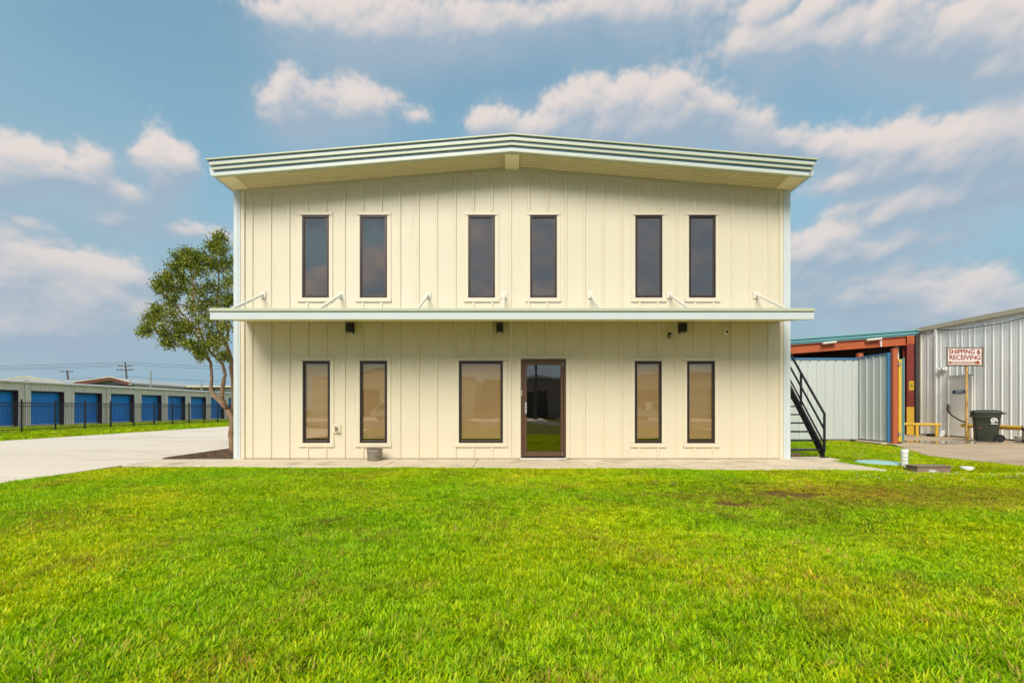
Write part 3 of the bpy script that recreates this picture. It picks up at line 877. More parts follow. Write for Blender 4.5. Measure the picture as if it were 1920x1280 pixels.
# entrance canopy carried by struts
CW, CD = 5.893, 1.28
cz0, cz1 = 3.03, 2.862                       # underside at the wall and at the front
can = MB().prism([(-.026, cz0 + .05), (-CD + .05, cz1 + .06), (-CD + .05, cz1 + .19), (-.026, cz0 + .17)], 0, -CW + .06, CW - .06).build('canopy', 'galv', office)
MB().box(-CW, CW, -CD - .0, -CD + .045, cz1 + .0, cz1 + .128).build('fascia', 'galv', can, bevel=.004)
MB().box(-CW + .003, CW - .003, -CD + .012, -CD + .045, cz1 + .130, cz1 + .142).build('fascia_groove', 'rakeblue', can)
MB().box(-CW - .006, CW + .006, -CD - .022, -CD + .045, cz1 + .144, cz1 + .206).build('fascia_lip', 'rakecream', can, bevel=.006)
MB().box(-CW + .002, CW - .002, -CD - .008, -CD + .04, cz1 - .016, cz1 - .001).build('drip_edge', 'rakecream', can)
for sgn in (-1, 1):
    a, b = sorted((sgn * (CW - .05), sgn * (CW - .002)))
    MB().prism([(-.03, cz0), (-CD + .047, cz1), (-CD + .047, cz1 + .2), (-.03, cz0 + .19)], 0, a, b).build('end_fascia', 'galv', can)
sof = MB()
for k in range(6):
    y1 = -.03 - k * .2; y0 = y1 - .197
    za = cz0 + (cz1 - cz0) * (-y1 / CD); zb = cz0 + (cz1 - cz0) * (-y0 / CD)
    sof.prism([(y1, za + .004), (y1 - .02, za + .018), (y1 - .05, za + .018), (y1 - .06, za + .004), (y0, zb + .004), (y0, zb + .04), (y1, za + .04)], 0, -CW + .052, CW - .052)
sof.build('canopy_soffit', 'soffit', can)
for px in (790, 1130):
    x = (px - 960) / 94.0; y = -1.02; z = cz0 + (cz1 - cz0) * (-y / CD)
    l = MB().lathe([(.095, .0), (.095, -.012), (.075, -.016), (.07, -.010)], (x, y, z + .004), 24).build('downlight', 'white', can, smooth='auto')
    MB().lathe([(.068, -.006), (.068, -.014), (.03, -.024), (.0, -.026)], (x, y, z + .004), 20, close=False).build('lens', 'lamplens', l, smooth=True)
for px in (494, 640, 803, 945, 1107, 1255, 1417):
    x = wx(px)
    s = MB().beam((x, -.03, 3.625), (x, -CD + .10, cz1 + .215), .045, .05).build('strut', 'strutcream', can, bevel=.005)
    p = MB().box(x - .06, x + .06, -.033, -.0255, 3.55, 3.70); p.tube([(x + .04, -.04, 3.665), (x + .04, -.03, 3.665)], .008, 8); p.tube([(x + .04, -.04, 3.585), (x + .04, -.03, 3.585)], .008, 8)
    p.build('wall_bracket', 'strutcream', s)

# fittings on the front
for px, which in ((658.5, 'above the second window from the left corner'), (937, 'above the wide window beside the door'), (1278, 'between the two right-hand windows')):
    x, z = wx(px), 2.78
    r = empty('wall_light', (x, -.03, z), 'black box wall light under the canopy ' + which, 'wall light', 'black wall lights under the canopy')
    MB().box(x - .075, x + .075, -.035, -.025, z - .01, z + .22).build('back_plate', 'blackplastic', r)
    MB().prism([(-.0355, z), (-.0355, z + .21), (-.16, z + .205), (-.175, z + .17), (-.175, z + .06), (-.15, z + .005)], 0, x - .065, x + .065).build('housing', 'blackplastic', r, bevel=.008)
    MB().box(x - .05, x + .05, -.145, -.045, z - .006, z - .0005).build('lens', 'lamplens', r)
x, z = wx(1254), wz(634)
r = empty('motion_sensor', (x, -.03, z), 'small dark sensor box on the wall left of the right-hand wall light', 'sensor')
MB().box(x - .033, x + .033, -.075, -.0255, z, z + .12).build('housing', 'black', r, bevel=.006)
MB().tube([(x + .004, -.086, z + .035), (x + .004, -.0755, z + .035)], .018, 12).build('lens', 'white', r)
x, z = wx(1360), wz(623)
r = empty('security_camera', (x, -.03, z), 'small white dome camera high on the wall near the right corner', 'camera')
MB().lathe([(.055, 0), (.055, .02), (.042, .035), (.03, .05)], n=20).xf(Matrix.Translation((x, -.026, z)) @ Matrix.Rotation(R(90), 4, 'X')).build('housing', 'white', r, smooth='auto')
MB().lathe([(.028, 0), (.027, .014), (.018, .026), (.006, .030)], n=16).xf(Matrix.Translation((x, -.0765, z)) @ Matrix.Rotation(R(90), 4, 'X')).build('lens', 'blackplastic', r, smooth='auto')
x, z = wx(632), wz(803)
r = empty('hose_bib', (x, -.03, z), 'small brass hose tap low on the wall between the two left windows', 'tap')
MB().box(x - .075, x + .085, -.030, -.001, z - .085, z + .09).build('mounting_plate', 'trim', r, bevel=.003)
MB().box(x - .075, x + .1, -.042, -.001, z - .10, z - .087).build('ledge', 'trim', r)
MB().tube([(x - .01, -.031, z), (x, -.085, z), (x + .012, -.12, z - .018), (x + .018, -.13, z - .06)], [.014, .016, .015, .014], 10).build('spout', 'brass', r, smooth=True)
MB().lathe([(.006, 0), (.03, .004), (.034, .010), (.03, .016), (.006, .02)], (x - .002, -.085, z + .022), 12).build('valve_wheel', 'black', r)
x, z = wx(817), wz(773)
r = empty('wall_vent_plug', (x, -.03, z), 'tiny cable plug on the wall left of the wide window', 'cable plug')
MB().lathe([(.018, 0), (.016, .012), (.006, .016)], n=12).xf(Matrix.Translation((x, -.001, z)) @ Matrix.Rotation(R(90), 4, 'X')).build('cap', 'trim', r)
MB().tube([(x - .006, -.016, z), (x - .012, -.03, z - .01)], .006, 8).build('cable_end', 'black', r)

# old bucket on the sidewalk
bx_, by_ = -2.945, -.36
r = empty('bucket_planter', (bx_, by_, 0), 'old weathered bucket of dry soil on the sidewalk under the second window', 'bucket')
prof = [(.125, .002), (.145, .002), (.150, .03), (.146, .035), (.152, .10), (.156, .105), (.157, .12), (.152, .125), (.158, .235), (.166, .24), (.168, .262), (.16, .268), (.150, .262), (.146, .22)]
bk = MB().lathe(prof, (bx_, by_, 0), 28).build('bucket_body', 'bucket', r, smooth='auto')
soil = MB().lathe([(.147, .235), (.12, .25), (.06, .262), (.0, .258)], (bx_, by_, 0), 20, close=False)
soil.v = [(x, y, z + random.uniform(-.012, .018)) for x, y, z in soil.v]
soil.build('soil', 'soil', r)
MB().tube([(bx_ - .165, by_, .235), (bx_ - .10, by_ - .14, .215), (bx_, by_ - .172, .205), (bx_ + .10, by_ - .14, .215), (bx_ + .165, by_, .235)], .006, 6).build('bail_handle', 'steel', r)

# ------------------------------------------------------------------ black outdoor stair on the right side
stair = empty('outdoor_stair', (6.66, 1.6, 0), 'black steel outdoor stair climbing the right side of the cream building', 'stair')
SL = 1.143
def nose(y): return 0.20 + SL * (y - 0.36)
for xa in (6.20, 7.12):
    MB().prism([(.30, -.005), (.36, -.005), (.46, .03), (3.25, nose(3.25) - .20), (3.25, nose(3.25) + .06), (.30, nose(.30) + .06)], 0, xa, xa + .012).build('stringer', 'black', stair)
    fl = MB(); d = Vector((0, 1, SL)).normalized()
    fl.beam((xa + .006 + .02 * (1 if xa < 7 else -1), .31, nose(.31) + .055), (xa + .006 + .02 * (1 if xa < 7 else -1), 3.24, nose(3.24) + .055), .05, .008)
    fl.build('stringer_flange', 'black', stair)
for k in range(15):
    y, z = .36 + .175 * k, .18 + .20 * k
    t = MB().box(6.214, 7.118, y, y + .24, z - .032, z)
    t.build('tread', 'black', stair, bevel=.004)
for xa in (7.14,):
    ys = [.33, 1.22, 2.12, 3.02]
    for y in ys: MB().beam((xa, y, nose(y) - .03), (xa, y, nose(y) + .80), .038, .038, (0, 1, 0)).build('rail_post', 'black', stair)
    MB().beam((xa, .31, nose(.33) + .80), (xa, 3.04, nose(3.02) + .815), .038, .038).build('handrail', 'black', stair)
    MB().beam((xa, .34, nose(.34) + .47), (xa, 3.02, nose(3.02) + .47), .032, .032).build('mid_rail', 'black', stair)
    MB().beam((xa, .34, nose(.34) + .135), (xa, 3.02, nose(3.02) + .135), .028, .028).build('low_rail', 'black', stair)
MB().box(7.06, 7.2, .26, .40, -.004, .012).build('foot_plate', 'black', stair)
MB().box(6.15, 7.16, 3.26, 4.4, 3.13, 3.2).build('landing', 'black', stair)
for y in (3.30, 4.36):
    MB().box(7.10, 7.14, y - .02, y + .02, 0, 4.1).build('landing_post', 'black', stair)
MB().box(7.11, 7.13, 3.33, 4.34, 4.07, 4.1).build('landing_rail', 'black', stair)
o = MB().box(-.22, .22, -.07, .07, 0, .07).xf(Matrix.Translation((6.72, .95, -.03)) @ Matrix.Rotation(R(8), 4, 'Z')).build('timber_block', 'wood', None, bevel=.012,
     label='short timber block lying on the grass under the black stair', cat='timber block')

# ------------------------------------------------------------------ ribbed metal
def ribbed(length, height, ribs, depth, pitch=0.305, z0=0.0, thick=0.004, minor=True):
    """R-panel along local x, facing -y; sloped tops come from the caller"""
    prof = [(0.0, 0.0)]
    x = 0.0
    while x < length - 1e-6:
        e = min(pitch, length - x)
        if e > .14:
            prof += [(x + .02, 0), (x + .034, -depth), (x + .066, -depth), (x + .08, 0)]
        if minor and e > .25:
            for mxx in (.155, .225):
                prof += [(x + mxx - .012, 0), (x + mxx, -depth * .28), (x + mxx + .012, 0)]
        x += pitch
    prof.append((length, 0.0))
    mb = MB(); n = len(prof)
    for off in (0.0, thick):
        for (px_, py_) in prof:
            mb.v.append((px_, py_ + off, z0)); mb.v.append((px_, py_ + off, z0 + height))
    for k in range(n - 1):
        a = 2 * k; mb.f.append((a, a + 2, a + 3, a + 1))
        b = 2 * n + 2 * k; mb.f.append((b, b + 1, b + 3, b + 2))
        mb.f.append((a + 1, a + 3, b + 3, b + 1)); mb.f.append((a, b, b + 2, a + 2))
    mb.f.append((0, 1, 2 * n + 1, 2 * n)); e = 2 * n - 2
    mb.f.append((e, e + 2 * n, e + 2 * n + 1, e + 1))
    return mb

# ------------------------------------------------------------------ ribbed fence and gate
fen = empty('metal_fence', (10, 6.15, 0), 'tall pale ribbed metal fence behind the black stair', 'fence')
sheet_me = ribbed(.914, 2.78, 3, .03).mesh('fence_sheet', M['fencemetal'])
FY = 6.15
for k in range(5):
    put('fence_sheet', sheet_me, fen, (7.56 + .916 * k, FY, .04))
MB().box(7.5, 12.1, FY - .045, FY + .05, 2.823, 2.875).build('top_cap', 'bluetrim', fen, bevel=.006)
cap = MB()
for k in range(15): cap.box(7.6 + .305 * k, 7.68 + .305 * k, FY - .055, FY - .046, 2.79, 2.86)
cap.build('cap_clips', 'bluetrim', fen)
for z in (.5, 1.5, 2.5): MB().box(7.5, 12.1, FY + .008, FY + .06, z, z + .06).build('rail', 'steel', fen)
for x in (7.6, 9.8): MB().box(x - .05, x + .05, FY + .061, FY + .16, -.05, 2.8).build('post', 'orange', fen)
MB().box(12.14, 12.30, FY + .02, FY + .16, -.05, 3.05).build('post', 'orange', fen, label='red oxide corner post')
for k, (x0, x1) in enumerate(((11.0, 11.75), (11.95, 12.3))):
    MB().box(x0, x1, FY - .10, FY - .04, -.06, .02 + .01 * k).build('bottom_board', 'wood', fen)

gate = empty('metal_gate_leaf', (12.16, 5.5, 0), 'open ribbed gate leaf with blue edge beside the orange post', 'gate')
mb = ribbed(1.27, 2.80, 4, .035, pitch=.305)
mb.xf(Matrix.Translation((12.13, 6.11, .06)) @ Matrix.Rotation(R(-90), 4, 'Z')).build('gate_sheet', 'fencemetal', gate)
MB().box(12.085, 12.175, 4.83, 6.11, 2.862, 2.90).build('top_cap', 'bluetrim', gate)
MB().box(12.07, 12.18, 4.76, 4.838, .03, 2.90).build('end_frame', 'bluetrim', gate, bevel=.005)
for z in (.4, 2.4): MB().box(12.138, 12.19, 4.84, 6.1, z, z + .05).build('gate_rail', 'bluetrim', gate)
MB().box(11.9, 12.2, 4.8, 6.0, -.06, .015).build('concrete_curb', 'concrete', gate)

post = empty('gate_post', (12.16, 4.66, 0), 'rust orange square gate post at the edge of the yard', 'post')
MB().box(12.13, 12.27, 4.62, 4.74, -.12, 3.02).build('post_shaft', 'orange', post, bevel=.012)
for z in (.30, 2.52):
    h = MB().tube([(12.25, 4.62, z), (12.40, 4.66, z)], .018, 8); h.tube([(12.33, 4.64, z - .05), (12.33, 4.64, z + .05)], .028, 10)
    h.build('hinge', 'steel', post, smooth='auto')
leaf = empty('yellow_gate_leaf', (12.45, 4.8, 0), 'gate leaf seen edge-on with yellow stile and teal sheet', 'gate')
dv = Vector((12.42, 15.36, 0)).normalized(); nv = Vector((dv.y, -dv.x, 0))
b0 = Vector((12.37, 4.70, 0))
MB().beam(b0 + Vector((0, 0, .05)), b0 + Vector((0, 0, 2.68)), .10, .10, (0, 1, 0)).build('stile', 'yellow', leaf, bevel=.01)
e1 = b0 + nv * .085
sh = MB()
for w0, w1, za, zb in ((0, 2.4, .07, 2.70),):
    p0, p1 = e1 + dv * w0, e1 + dv * w1
    sh.beam(p0 + Vector((0, 0, (za + zb) / 2)), p1 + Vector((0, 0, (za + zb) / 2)), .045, zb - za)
sh.build('leaf_sheet', 'teal', leaf)
e2 = e1 + nv * .032
MB().beam(e2 + Vector((0, 0, .06)), e2 + Vector((0, 0, 2.72)), .02, .03, (0, 1, 0)).build('leaf_edge', 'tealpale', leaf)

# ------------------------------------------------------------------ open shed with red frame
shed = empty('open_shed', (13, 15, 0), 'open sided shed with teal roof edge and red oxide beam', 'shed')
SX0, SX1, SY0, SY1 = 6.9, 17.36, 9.9, 22.0
def shed_z(x): return 4.52 + (x - 17.4) * .0755
def slope(x0, x1, d0, d1, y0, y1): return MB().prism([(x0, shed_z(x0) + d0), (x1, shed_z(x1) + d0), (x1, shed_z(x1) + d1), (x0, shed_z(x0) + d1)], 1, y0, y1)
slope(SX0, SX1, -.10, -.04, SY0 - .02, SY1).build('roof', 'greyroof', shed)
for d0, d1, yf, mt in ((-.28, -.21, -.05, 'teal'), (-.208, -.15, -.075, 'tealpale'), (-.148, -.09, -.06, 'teal'), (-.088, -.02, -.095, 'tealpale')):
    slope(SX0 - .05, SX1 + .03, d0, d1, SY0 + yf, SY0 - .025).build('rake_trim', mt, shed, bevel=.006)
slope(SX0, 16.86, -.62, -.30, SY0 + .02, SY0 + .04).build('beam_web', 'orange', shed)
slope(SX0, 16.86, -.66, -.622, SY0 - .06, SY0 + .12).build('beam_flange', 'orange', shed)
slope(SX0, 16.86, -.30, -.282, SY0 - .06, SY0 + .12).build('beam_flange', 'orange', shed)
col_ = MB(); col_.box(16.87, 17.17, SY0 - .04, SY0 - .02, 1.18, 4.2); col_.box(17.0, 17.04, SY0 - .018, SY0 + .16, .0, 4.2); col_.box(16.87, 17.17, SY0 + .162, SY0 + .18, .0, 4.2)
pc = col_.build('column', 'maroon', shed)
MB().box(16.86, 17.18, SY0 - .055, SY0 - .041, 3.86, 4.22).build('cap_plate', 'orange', shed)
MB().tube([(17.02, SY0 - .075, 4.04), (17.02, SY0 - .056, 4.04)], .09, 16).build('gusset', 'orange', shed)
MB().box(16.865, 17.175, SY0 - .042, SY0 - .0195, .0, 1.178).build('column_base', 'yellow', shed, label='yellow painted column foot')
MB().box(16.96, 17.16, SY0 - .048, SY0 - .0415, 1.9, 2.27).build('notice', 'yellowsign', shed, label='small yellow notice on the maroon column')
nt = MB()
for k in range(5): nt.box(16.985 + .033 * k, 17.0 + .033 * k, SY0 - .0505, SY0 - .0485, 1.95 + .03 * (k % 2), 2.21)
nt.build('notice_lines', 'black', shed)
MB().box(SX0, SX0 + .05, SY0 + .2, SY1, -.05, 3.6).build('shed_wall', 'shedwall', shed)
MB().prism([(SX0, -.05), (SX1 - .02, -.05), (SX1 - .02, shed_z(SX1) - .11), (SX0, shed_z(SX0) - .11)], 1, SY1 - .06, SY1).build('shed_wall', 'shedwall', shed)
MB().box(SX1 - .12, SX1 + .035, SY0 - .06, SY1 - .07, -.05, shed_z(SX1) - .12).build('shed_wall', 'shedwall', shed)
for y in (13, 16, 19): slope(SX0 + .06, 17.3, -.35, -.11, y, y + .1).build('rafter', 'maroon', shed)
MB().box(16.68, 16.80, SY0 + .3, SY0 + .4, 0, 3.8).build('door_jamb', 'whitedoor', shed)
for pxa, pxb in ((1541, 1567), (1624, 1652)):
    xa, xb = (pxa - 960) * 20.42 / F, (pxb - 960) * 20.42 / F
    t = empty('tube_light', ((xa + xb) / 2, SY0 - .2, 4.0), 'unlit pale strip light under the shed edge, ' + ('left one' if pxa < 1600 else 'right one with a dangling bracket'), 'strip light', 'strip lights under the shed edge')
    za, zb = shed_z(xa) - .33, shed_z(xb) - .31
    MB().beam((xa, SY0 - .14, za), (xb, SY0 - .14, zb), .10, .09).build('lamp_housing', 'eave', t, bevel=.008)
    MB().beam((xa + .02, SY0 - .205, za - .01), (xb - .02, SY0 - .205, zb - .01), .03, .05).build('diffuser', 'lamplens', t)
    if pxa > 1600: MB().box(xb - .05, xb, SY0 - .16, SY0 - .12, zb - .35, zb - .05).build('bracket', 'white', t)

# ------------------------------------------------------------------ grey warehouse on the right
WXW = 17.45
ware = empty('warehouse', (24, 2, 0), 'long light grey ribbed metal warehouse with beige eave', 'building')
wsheet = ribbed(.914, 4.36, 3, .021).mesh('wall_sheet', M['greymetal'])
Rz = Matrix.Rotation(R(-90), 4, 'Z')
wsheet.transform(Rz)                        # local x runs towards -Y, face looks to -X
DY0, DY1, DZ = 7.52, 8.54, 2.36
y = 9.86
while y > -15:
    if y > DY1 > y - .914 or y > DY0 > y - .914 or (y < DY1 and y - .914 > DY0):
        # sheets round the door: full strip outside the opening, short piece above it
        segs = []
        hi, lo = y, y - .914
        if hi > DY1: segs.append((hi, max(lo, DY1), .0))
        a, b = min(hi, DY1), max(lo, DY0)
        if a > b: segs.append((a, b, DZ))
        if lo < DY0: segs.append((min(hi, DY0), lo, .0))
        for (a, b, zb) in segs:
            if a - b < .02: continue
            ribbed(a - b, 4.36 - zb, 3, .021).xf(Matrix.Translation((WXW, a, .04 + zb)) @ Rz).build('wall_sheet', 'greymetal', ware)
    else:
        put('wall_sheet', wsheet, ware, (WXW, y, .04))
    y -= .916
MB().box(WXW + .005, WXW + .012, 8.6, 9.86, .3, .34).build('girt', 'steel', ware)
MB().prism([(9.9, 0), (9.94, 0), (9.94, 4.4), (9.9, 4.4)], 0, WXW - .03, WXW + 9).build('end_wall', 'greymetal', ware)
MB().box(WXW - .05, WXW + .04, 9.80, 9.905, .0, 4.42).build('corner_trim', 'eave', ware, bevel=.006)
MB().prism([(WXW + .03, 4.40), (WXW + 9, 5.1), (WXW + 9, 5.16), (WXW - .05, 4.47)], 1, -15, 10.0).build('roof', 'greyroof', ware)
MB().prism([(WXW - .12, 4.38), (WXW - .01, 4.38), (WXW - .01, 4.55), (WXW - .14, 4.55)], 1, -15, 10.02).build('eave_gutter', 'eave', ware, bevel=.008)
MB().box(WXW - .10, WXW - .035, 9.0, 9.10, .05, 4.40).build('downspout', 'greymetal', ware, bevel=.01)
d = MB().box(WXW - .03, WXW + .02, DY0 + .05, DY1 - .05, .03, DZ - .05).build('door', 'whitedoor', ware, bevel=.004, label='white steel side door with blue name plate')
f_ = MB(); f_.box(WXW - .05, WXW + .03, DY0, DY0 + .045, 0, DZ); f_.box(WXW - .05, WXW + .03, DY1 - .045, DY1, 0, DZ); f_.box(WXW - .05, WXW + .03, DY0 + .045, DY1 - .045, DZ - .045, DZ)
f_.build('door_frame', 'whitedoor', d)
MB().box(WXW - .05, WXW - .031, DY0 + .30, DY1 - .22, 1.70, 1.82).build('name_plate', 'plateblue', d)
text_mesh('OFFICE', .10, 'white', 'plate_lettering', d, (WXW - .0525, DY0 + .52, 1.76), (R(90), 0, R(-90)), bold=.003)
for z in (1.00, 1.16): MB().tube([(WXW - .031, DY1 - .12, z), (WXW - .085, DY1 - .12, z)], .03 if z < 1.1 else .024, 12).build('door_knob', 'steel', d, smooth='auto')
MB().box(WXW - .045, WXW - .031, DY1 - .075, DY1 - .05, .95, 1.25).build('latch_guard', 'steel', d)
# cable drooping under the eave
pts = []
for k in range(31):
    t = k / 30; y = 8.9 - 5.0 * t
    pts.append((WXW - .075, y, 4.30 - .16 * math.sin(math.pi * min(1, t * 1.15)) - .03 * abs(math.sin(9 * t)) + .02 * t))
c_ = MB().tube(pts, .016, 6).build('eave_cable', 'wire', None, label='dark cable sagging below the warehouse eave', cat='cable')
pts = [(WXW - .06, 9.75 - .04 * k, 4.33 - .0 - .10 * math.sin(math.pi * k / 16)) for k in range(17)]
MB().tube(pts, .012, 6).build('eave_cable', 'wire', None, label='short dark cable looped at the corner of the warehouse eave', cat='cable')
# floodlight by the door
fl = empty('wall_floodlight', (WXW - .1, 8.72, 2.66), 'white twin head emergency light on the warehouse wall beside the door', 'wall light')
MB().box(WXW - .12, WXW - .034, 8.56, 8.84, 2.62, 2.78).build('lamp_housing', 'white', fl, bevel=.015)
for yy in (8.62, 8.80):
    MB().lathe([(.03, 0), (.055, .03), (.058, .09), (.048, .095)], n=16).xf(Matrix.Translation((WXW - .12, yy, 2.70)) @ Matrix.Rotation(R(-110), 4, 'Y')).build('lamp_head', 'white', fl, smooth='auto')

# ------------------------------------------------------------------ yellow pipe rails
def rail(label, a, b, posts, z=.50, r=.062, z0=0.0):
    t = empty('pipe_rail', ((a[0] + b[0]) / 2, (a[1] + b[1]) / 2, 0), label, 'guard rail', 'yellow pipe guard rails')
    d_ = (Vector((*b, 0)) - Vector((*a, 0))).normalized() * .05
    A, B = Vector((*a, z)), Vector((*b, z))
    MB().tube([A - d_ * 1.0, A - d_ * .6, B + d_ * .6, B + d_ * 1.0], [r * .75, r, r, r * .75], 14).build('rail_pipe', 'yellow', t, smooth='auto')
    for k, u in enumerate(posts):
        p_ = A.lerp(B, u)
        MB().tube([(p_.x, p_.y, -.03), (p_.x, p_.y, z - r * .6)], r * .95, 14).build('rail_post', 'yellow', t, smooth='auto')
    return t
rail('low yellow pipe rail in front of the maroon shed column', (16.05, 9.15), (17.0, 8.45), (.04, .42, .93), z=.47, r=.058)
rail('low yellow pipe rail behind the dark green cart, under the sign pole', (16.62, 7.05), (16.62, 5.95), (.15, .9), z=.48, r=.062)
rail('low yellow pipe rail right of the dark green cart', (16.55, 5.62), (16.55, 2.0), (.25, .9), z=.48, r=.075)

# ------------------------------------------------------------------ sign on its pole
sg = empty('pole_sign', (16.6, 6.86, 0), 'white SHIPPING AND RECEIVING sign with red letters on a rusty yellow pole', 'sign')
SPY = 6.86; SC = F / (SPY - CAM_Y)
def sgx(px): return (px - 960) / SC
def sgz(py): return CAM_Z + (765 - py) / SC
MB().tube([(sgx(1812), SPY, -.02), (sgx(1812), SPY, sgz(652))], .042, 14).build('pole', 'rustyellow', sg, smooth='auto')
x0, x1, z0, z1 = sgx(1773.5), sgx(1836.5), sgz(684), sgz(653.5)
face = MB().box(x0, x1, SPY - .075, SPY - .055, z0, z1).build('sign_face', 'signwhite', sg)
fr = MB(); w = .022
fr.box(x0 - w, x0, SPY - .085, SPY - .044, z0 - w, z1 + w); fr.box(x1, x1 + w, SPY - .085, SPY - .044, z0 - w, z1 + w)
fr.box(x0, x1, SPY - .085, SPY - .044, z1, z1 + w); fr.box(x0, x1, SPY - .085, SPY - .044, z0 - w, z0)
fr.build('sign_frame', 'signframe', sg)
for zz_ in (z0 - .03, z1 + .03):
    MB().beam((x0 - .02, SPY - .02, zz_), (x1 + .16, SPY - .02, zz_), .035, .03).build('cross_bar', 'signframe', sg)
MB().beam((x1 + .11, SPY - .02, z0 - .06), (x1 + .11, SPY - .02, z1 + .06), .05, .03, (0, 1, 0)).build('side_bar', 'signframe', sg)
H = z1 - z0; xm = (x0 + x1) / 2
text_mesh('SHIPPING &', .235, 'signred', 'lettering', face, (xm, SPY - .078, z1 - H * .215), (R(90), 0, 0), bold=.005, xs=.955)
text_mesh('RECEIVING', .235, 'signred', 'lettering', face, (xm + .01, SPY - .078, z1 - H * .565), (R(90), 0, 0), bold=.005, xs=.99)
za = z0 + H * .135
MB().prism([(x0 + .03, za - .045), (x1 - .16, za - .045), (x1 - .16, za - .085), (x1 - .03, za), (x1 - .16, za + .085), (x1 - .16, za + .045), (x0 + .03, za + .045)], 1, SPY - .079, SPY - .0755).build('arrow', 'signorange', face)
text_mesh('CUSTOMER ENTRANCE', .082, 'signwhite', 'lettering', face, (xm - .07, SPY - .0815, za), (R(90), 0, 0), bold=.002, xs=1.0)

# black hose from the door handle to the sign pole
pts = [(WXW - .1, 8.46, 1.28), (WXW - .12, 8.47, 1.12), (WXW - .16, 8.40, 1.0), (WXW - .30, 8.05, .82), (WXW - .52, 7.5, .66), (16.72, 6.95, .55), (16.62, 6.80, .50), (16.56, 6.84, .42), (16.62, 6.92, .40)]
MB().tube(pts, .024, 8).build('rubber_strap', 'rubber', None, smooth=True, label='black rubber strap slung from the white door to the sign pole', cat='strap')

# ------------------------------------------------------------------ wheeled cart
cart = empty('wheeled_cart', (15.98, 5.55, 0), 'dark green wheeled waste cart with white round logo beside the yellow rail', 'waste cart')
T = Matrix.Translation((15.98, 5.55, 0)) @ Matrix.Rotation(R(-38), 4, 'Z')
def loft(rings, mat, name, **kw):
    mb = MB(); n = len(rings[0])
    for r_ in rings: mb.v += r_
    for k in range(len(rings) - 1):
        for j in range(n):
            a, b = k * n + j, k * n + (j + 1) % n
            mb.f.append((a, b, b + n, a + n))
    mb.f.append(tuple(range(n))[::-1]); mb.f.append(tuple((len(rings) - 1) * n + j for j in range(n)))
    return mb.xf(T).build(name, mat, cart, smooth='auto', **kw)
def rr(w, d, z, c=.05, ox=0.0):
    pts = []
    for (sx, sy, a0) in ((1, 1, 0), (-1, 1, 90), (-1, -1, 180), (1, -1, 270)):
        for a in (0, 30, 60, 90):
            t = R(a0 + a); pts.append((ox + sx * (w / 2 - c) + c * math.cos(t), sy * (d / 2 - c) + c * math.sin(t), z))
    return pts
loft([rr(.52, .50, .03), rr(.54, .52, .06), rr(.60, .60, .55), rr(.635, .66, .80), rr(.66, .68, .81), rr(.665, .69, .90), rr(.70, .73, .915), rr(.705, .735, .96)], 'cartgreen', 'cart_body')
loft([rr(.72, .76, .962, .06), rr(.735, .78, .975, .06), rr(.73, .77, 1.00, .06), rr(.64, .66, 1.045, .08), rr(.40, .42, 1.062, .08)], 'cartgreen', 'lid')
MB().tube([(.34, -.30, .93), (.45, -.28, .95), (.46, 0, .955), (.45, .28, .95), (.34, .30, .93)], .018, 8).xf(T).build('push_handle', 'cartgreen', cart, smooth='auto')
for sy in (-1, 1):
    wv = MB().lathe([(.05, -.028), (.115, -.03), (.128, -.018), (.128, .018), (.115, .03), (.05, .028)], n=20)
    wv.xf(T @ Matrix.Translation((.30, sy * .29, .13)) @ Matrix.Rotation(R(90), 4, 'X'))
    wv.build('wheel', 'rubber', cart, smooth='auto')
fl_ = MB()                                    # torn liner edge hanging out from under the lid
for k in range(7):
    yy = -.36 + .045 * k; fl_.sheet([[(-.362, yy, .965), (-.362, yy + .043, .965), (-.40 - .012 * (k % 2), yy + .04, .82 + .02 * (k % 3)), (-.395, yy + .003, .81 + .02 * ((k + 1) % 3))]])
fl_.xf(T); lin = fl_.build('liner_edge', 'rubber', cart); sm = lin.modifiers.new('s', 'SOLIDIFY'); sm.thickness = .003
# white round mark on the side that faces the viewer
lg = MB(); Tl = T @ Matrix.Translation((.16, -.336, .72)) @ Matrix.Rotation(R(90), 4, 'X') @ Matrix.Rotation(R(4), 4, 'Y')
def ringpiece(r0, r1, a0, a1, n=18, z=.004):
    for k in range(n):
        t0, t1 = a0 + (a1 - a0) * k / n, a0 + (a1 - a0) * (k + 1) / n
        q = [(r0 * math.cos(t0), r0 * math.sin(t0)), (r1 * math.cos(t0), r1 * math.sin(t0)), (r1 * math.cos(t1), r1 * math.sin(t1)), (r0 * math.cos(t1), r0 * math.sin(t1))]
        lg.sheet([[(x, y, z) for x, y in q]])
ringpiece(.062, .088, R(-40), R(270)); ringpiece(.012, .045, R(-10), R(330))
lg.sheet([[(-.085, -.125, .004), (.085, -.125, .004), (.085, -.10, .004), (-.085, -.10, .004)]])
lg.xf(Tl); lo_ = lg.build('logo_mark', 'white', cart); sm = lo_.modifiers.new('s', 'SOLIDIFY'); sm.thickness = .006; sm.offset = 0
for xx in (.05, .12):
    MB().box(xx, xx + .05, -.338, -.330, .845, .862).xf(T).build('serial_mark', 'white', cart)
MB().box(-.20, -.155, -.318, -.308, .44, .47).xf(T).build('sticker', 'orange', cart)

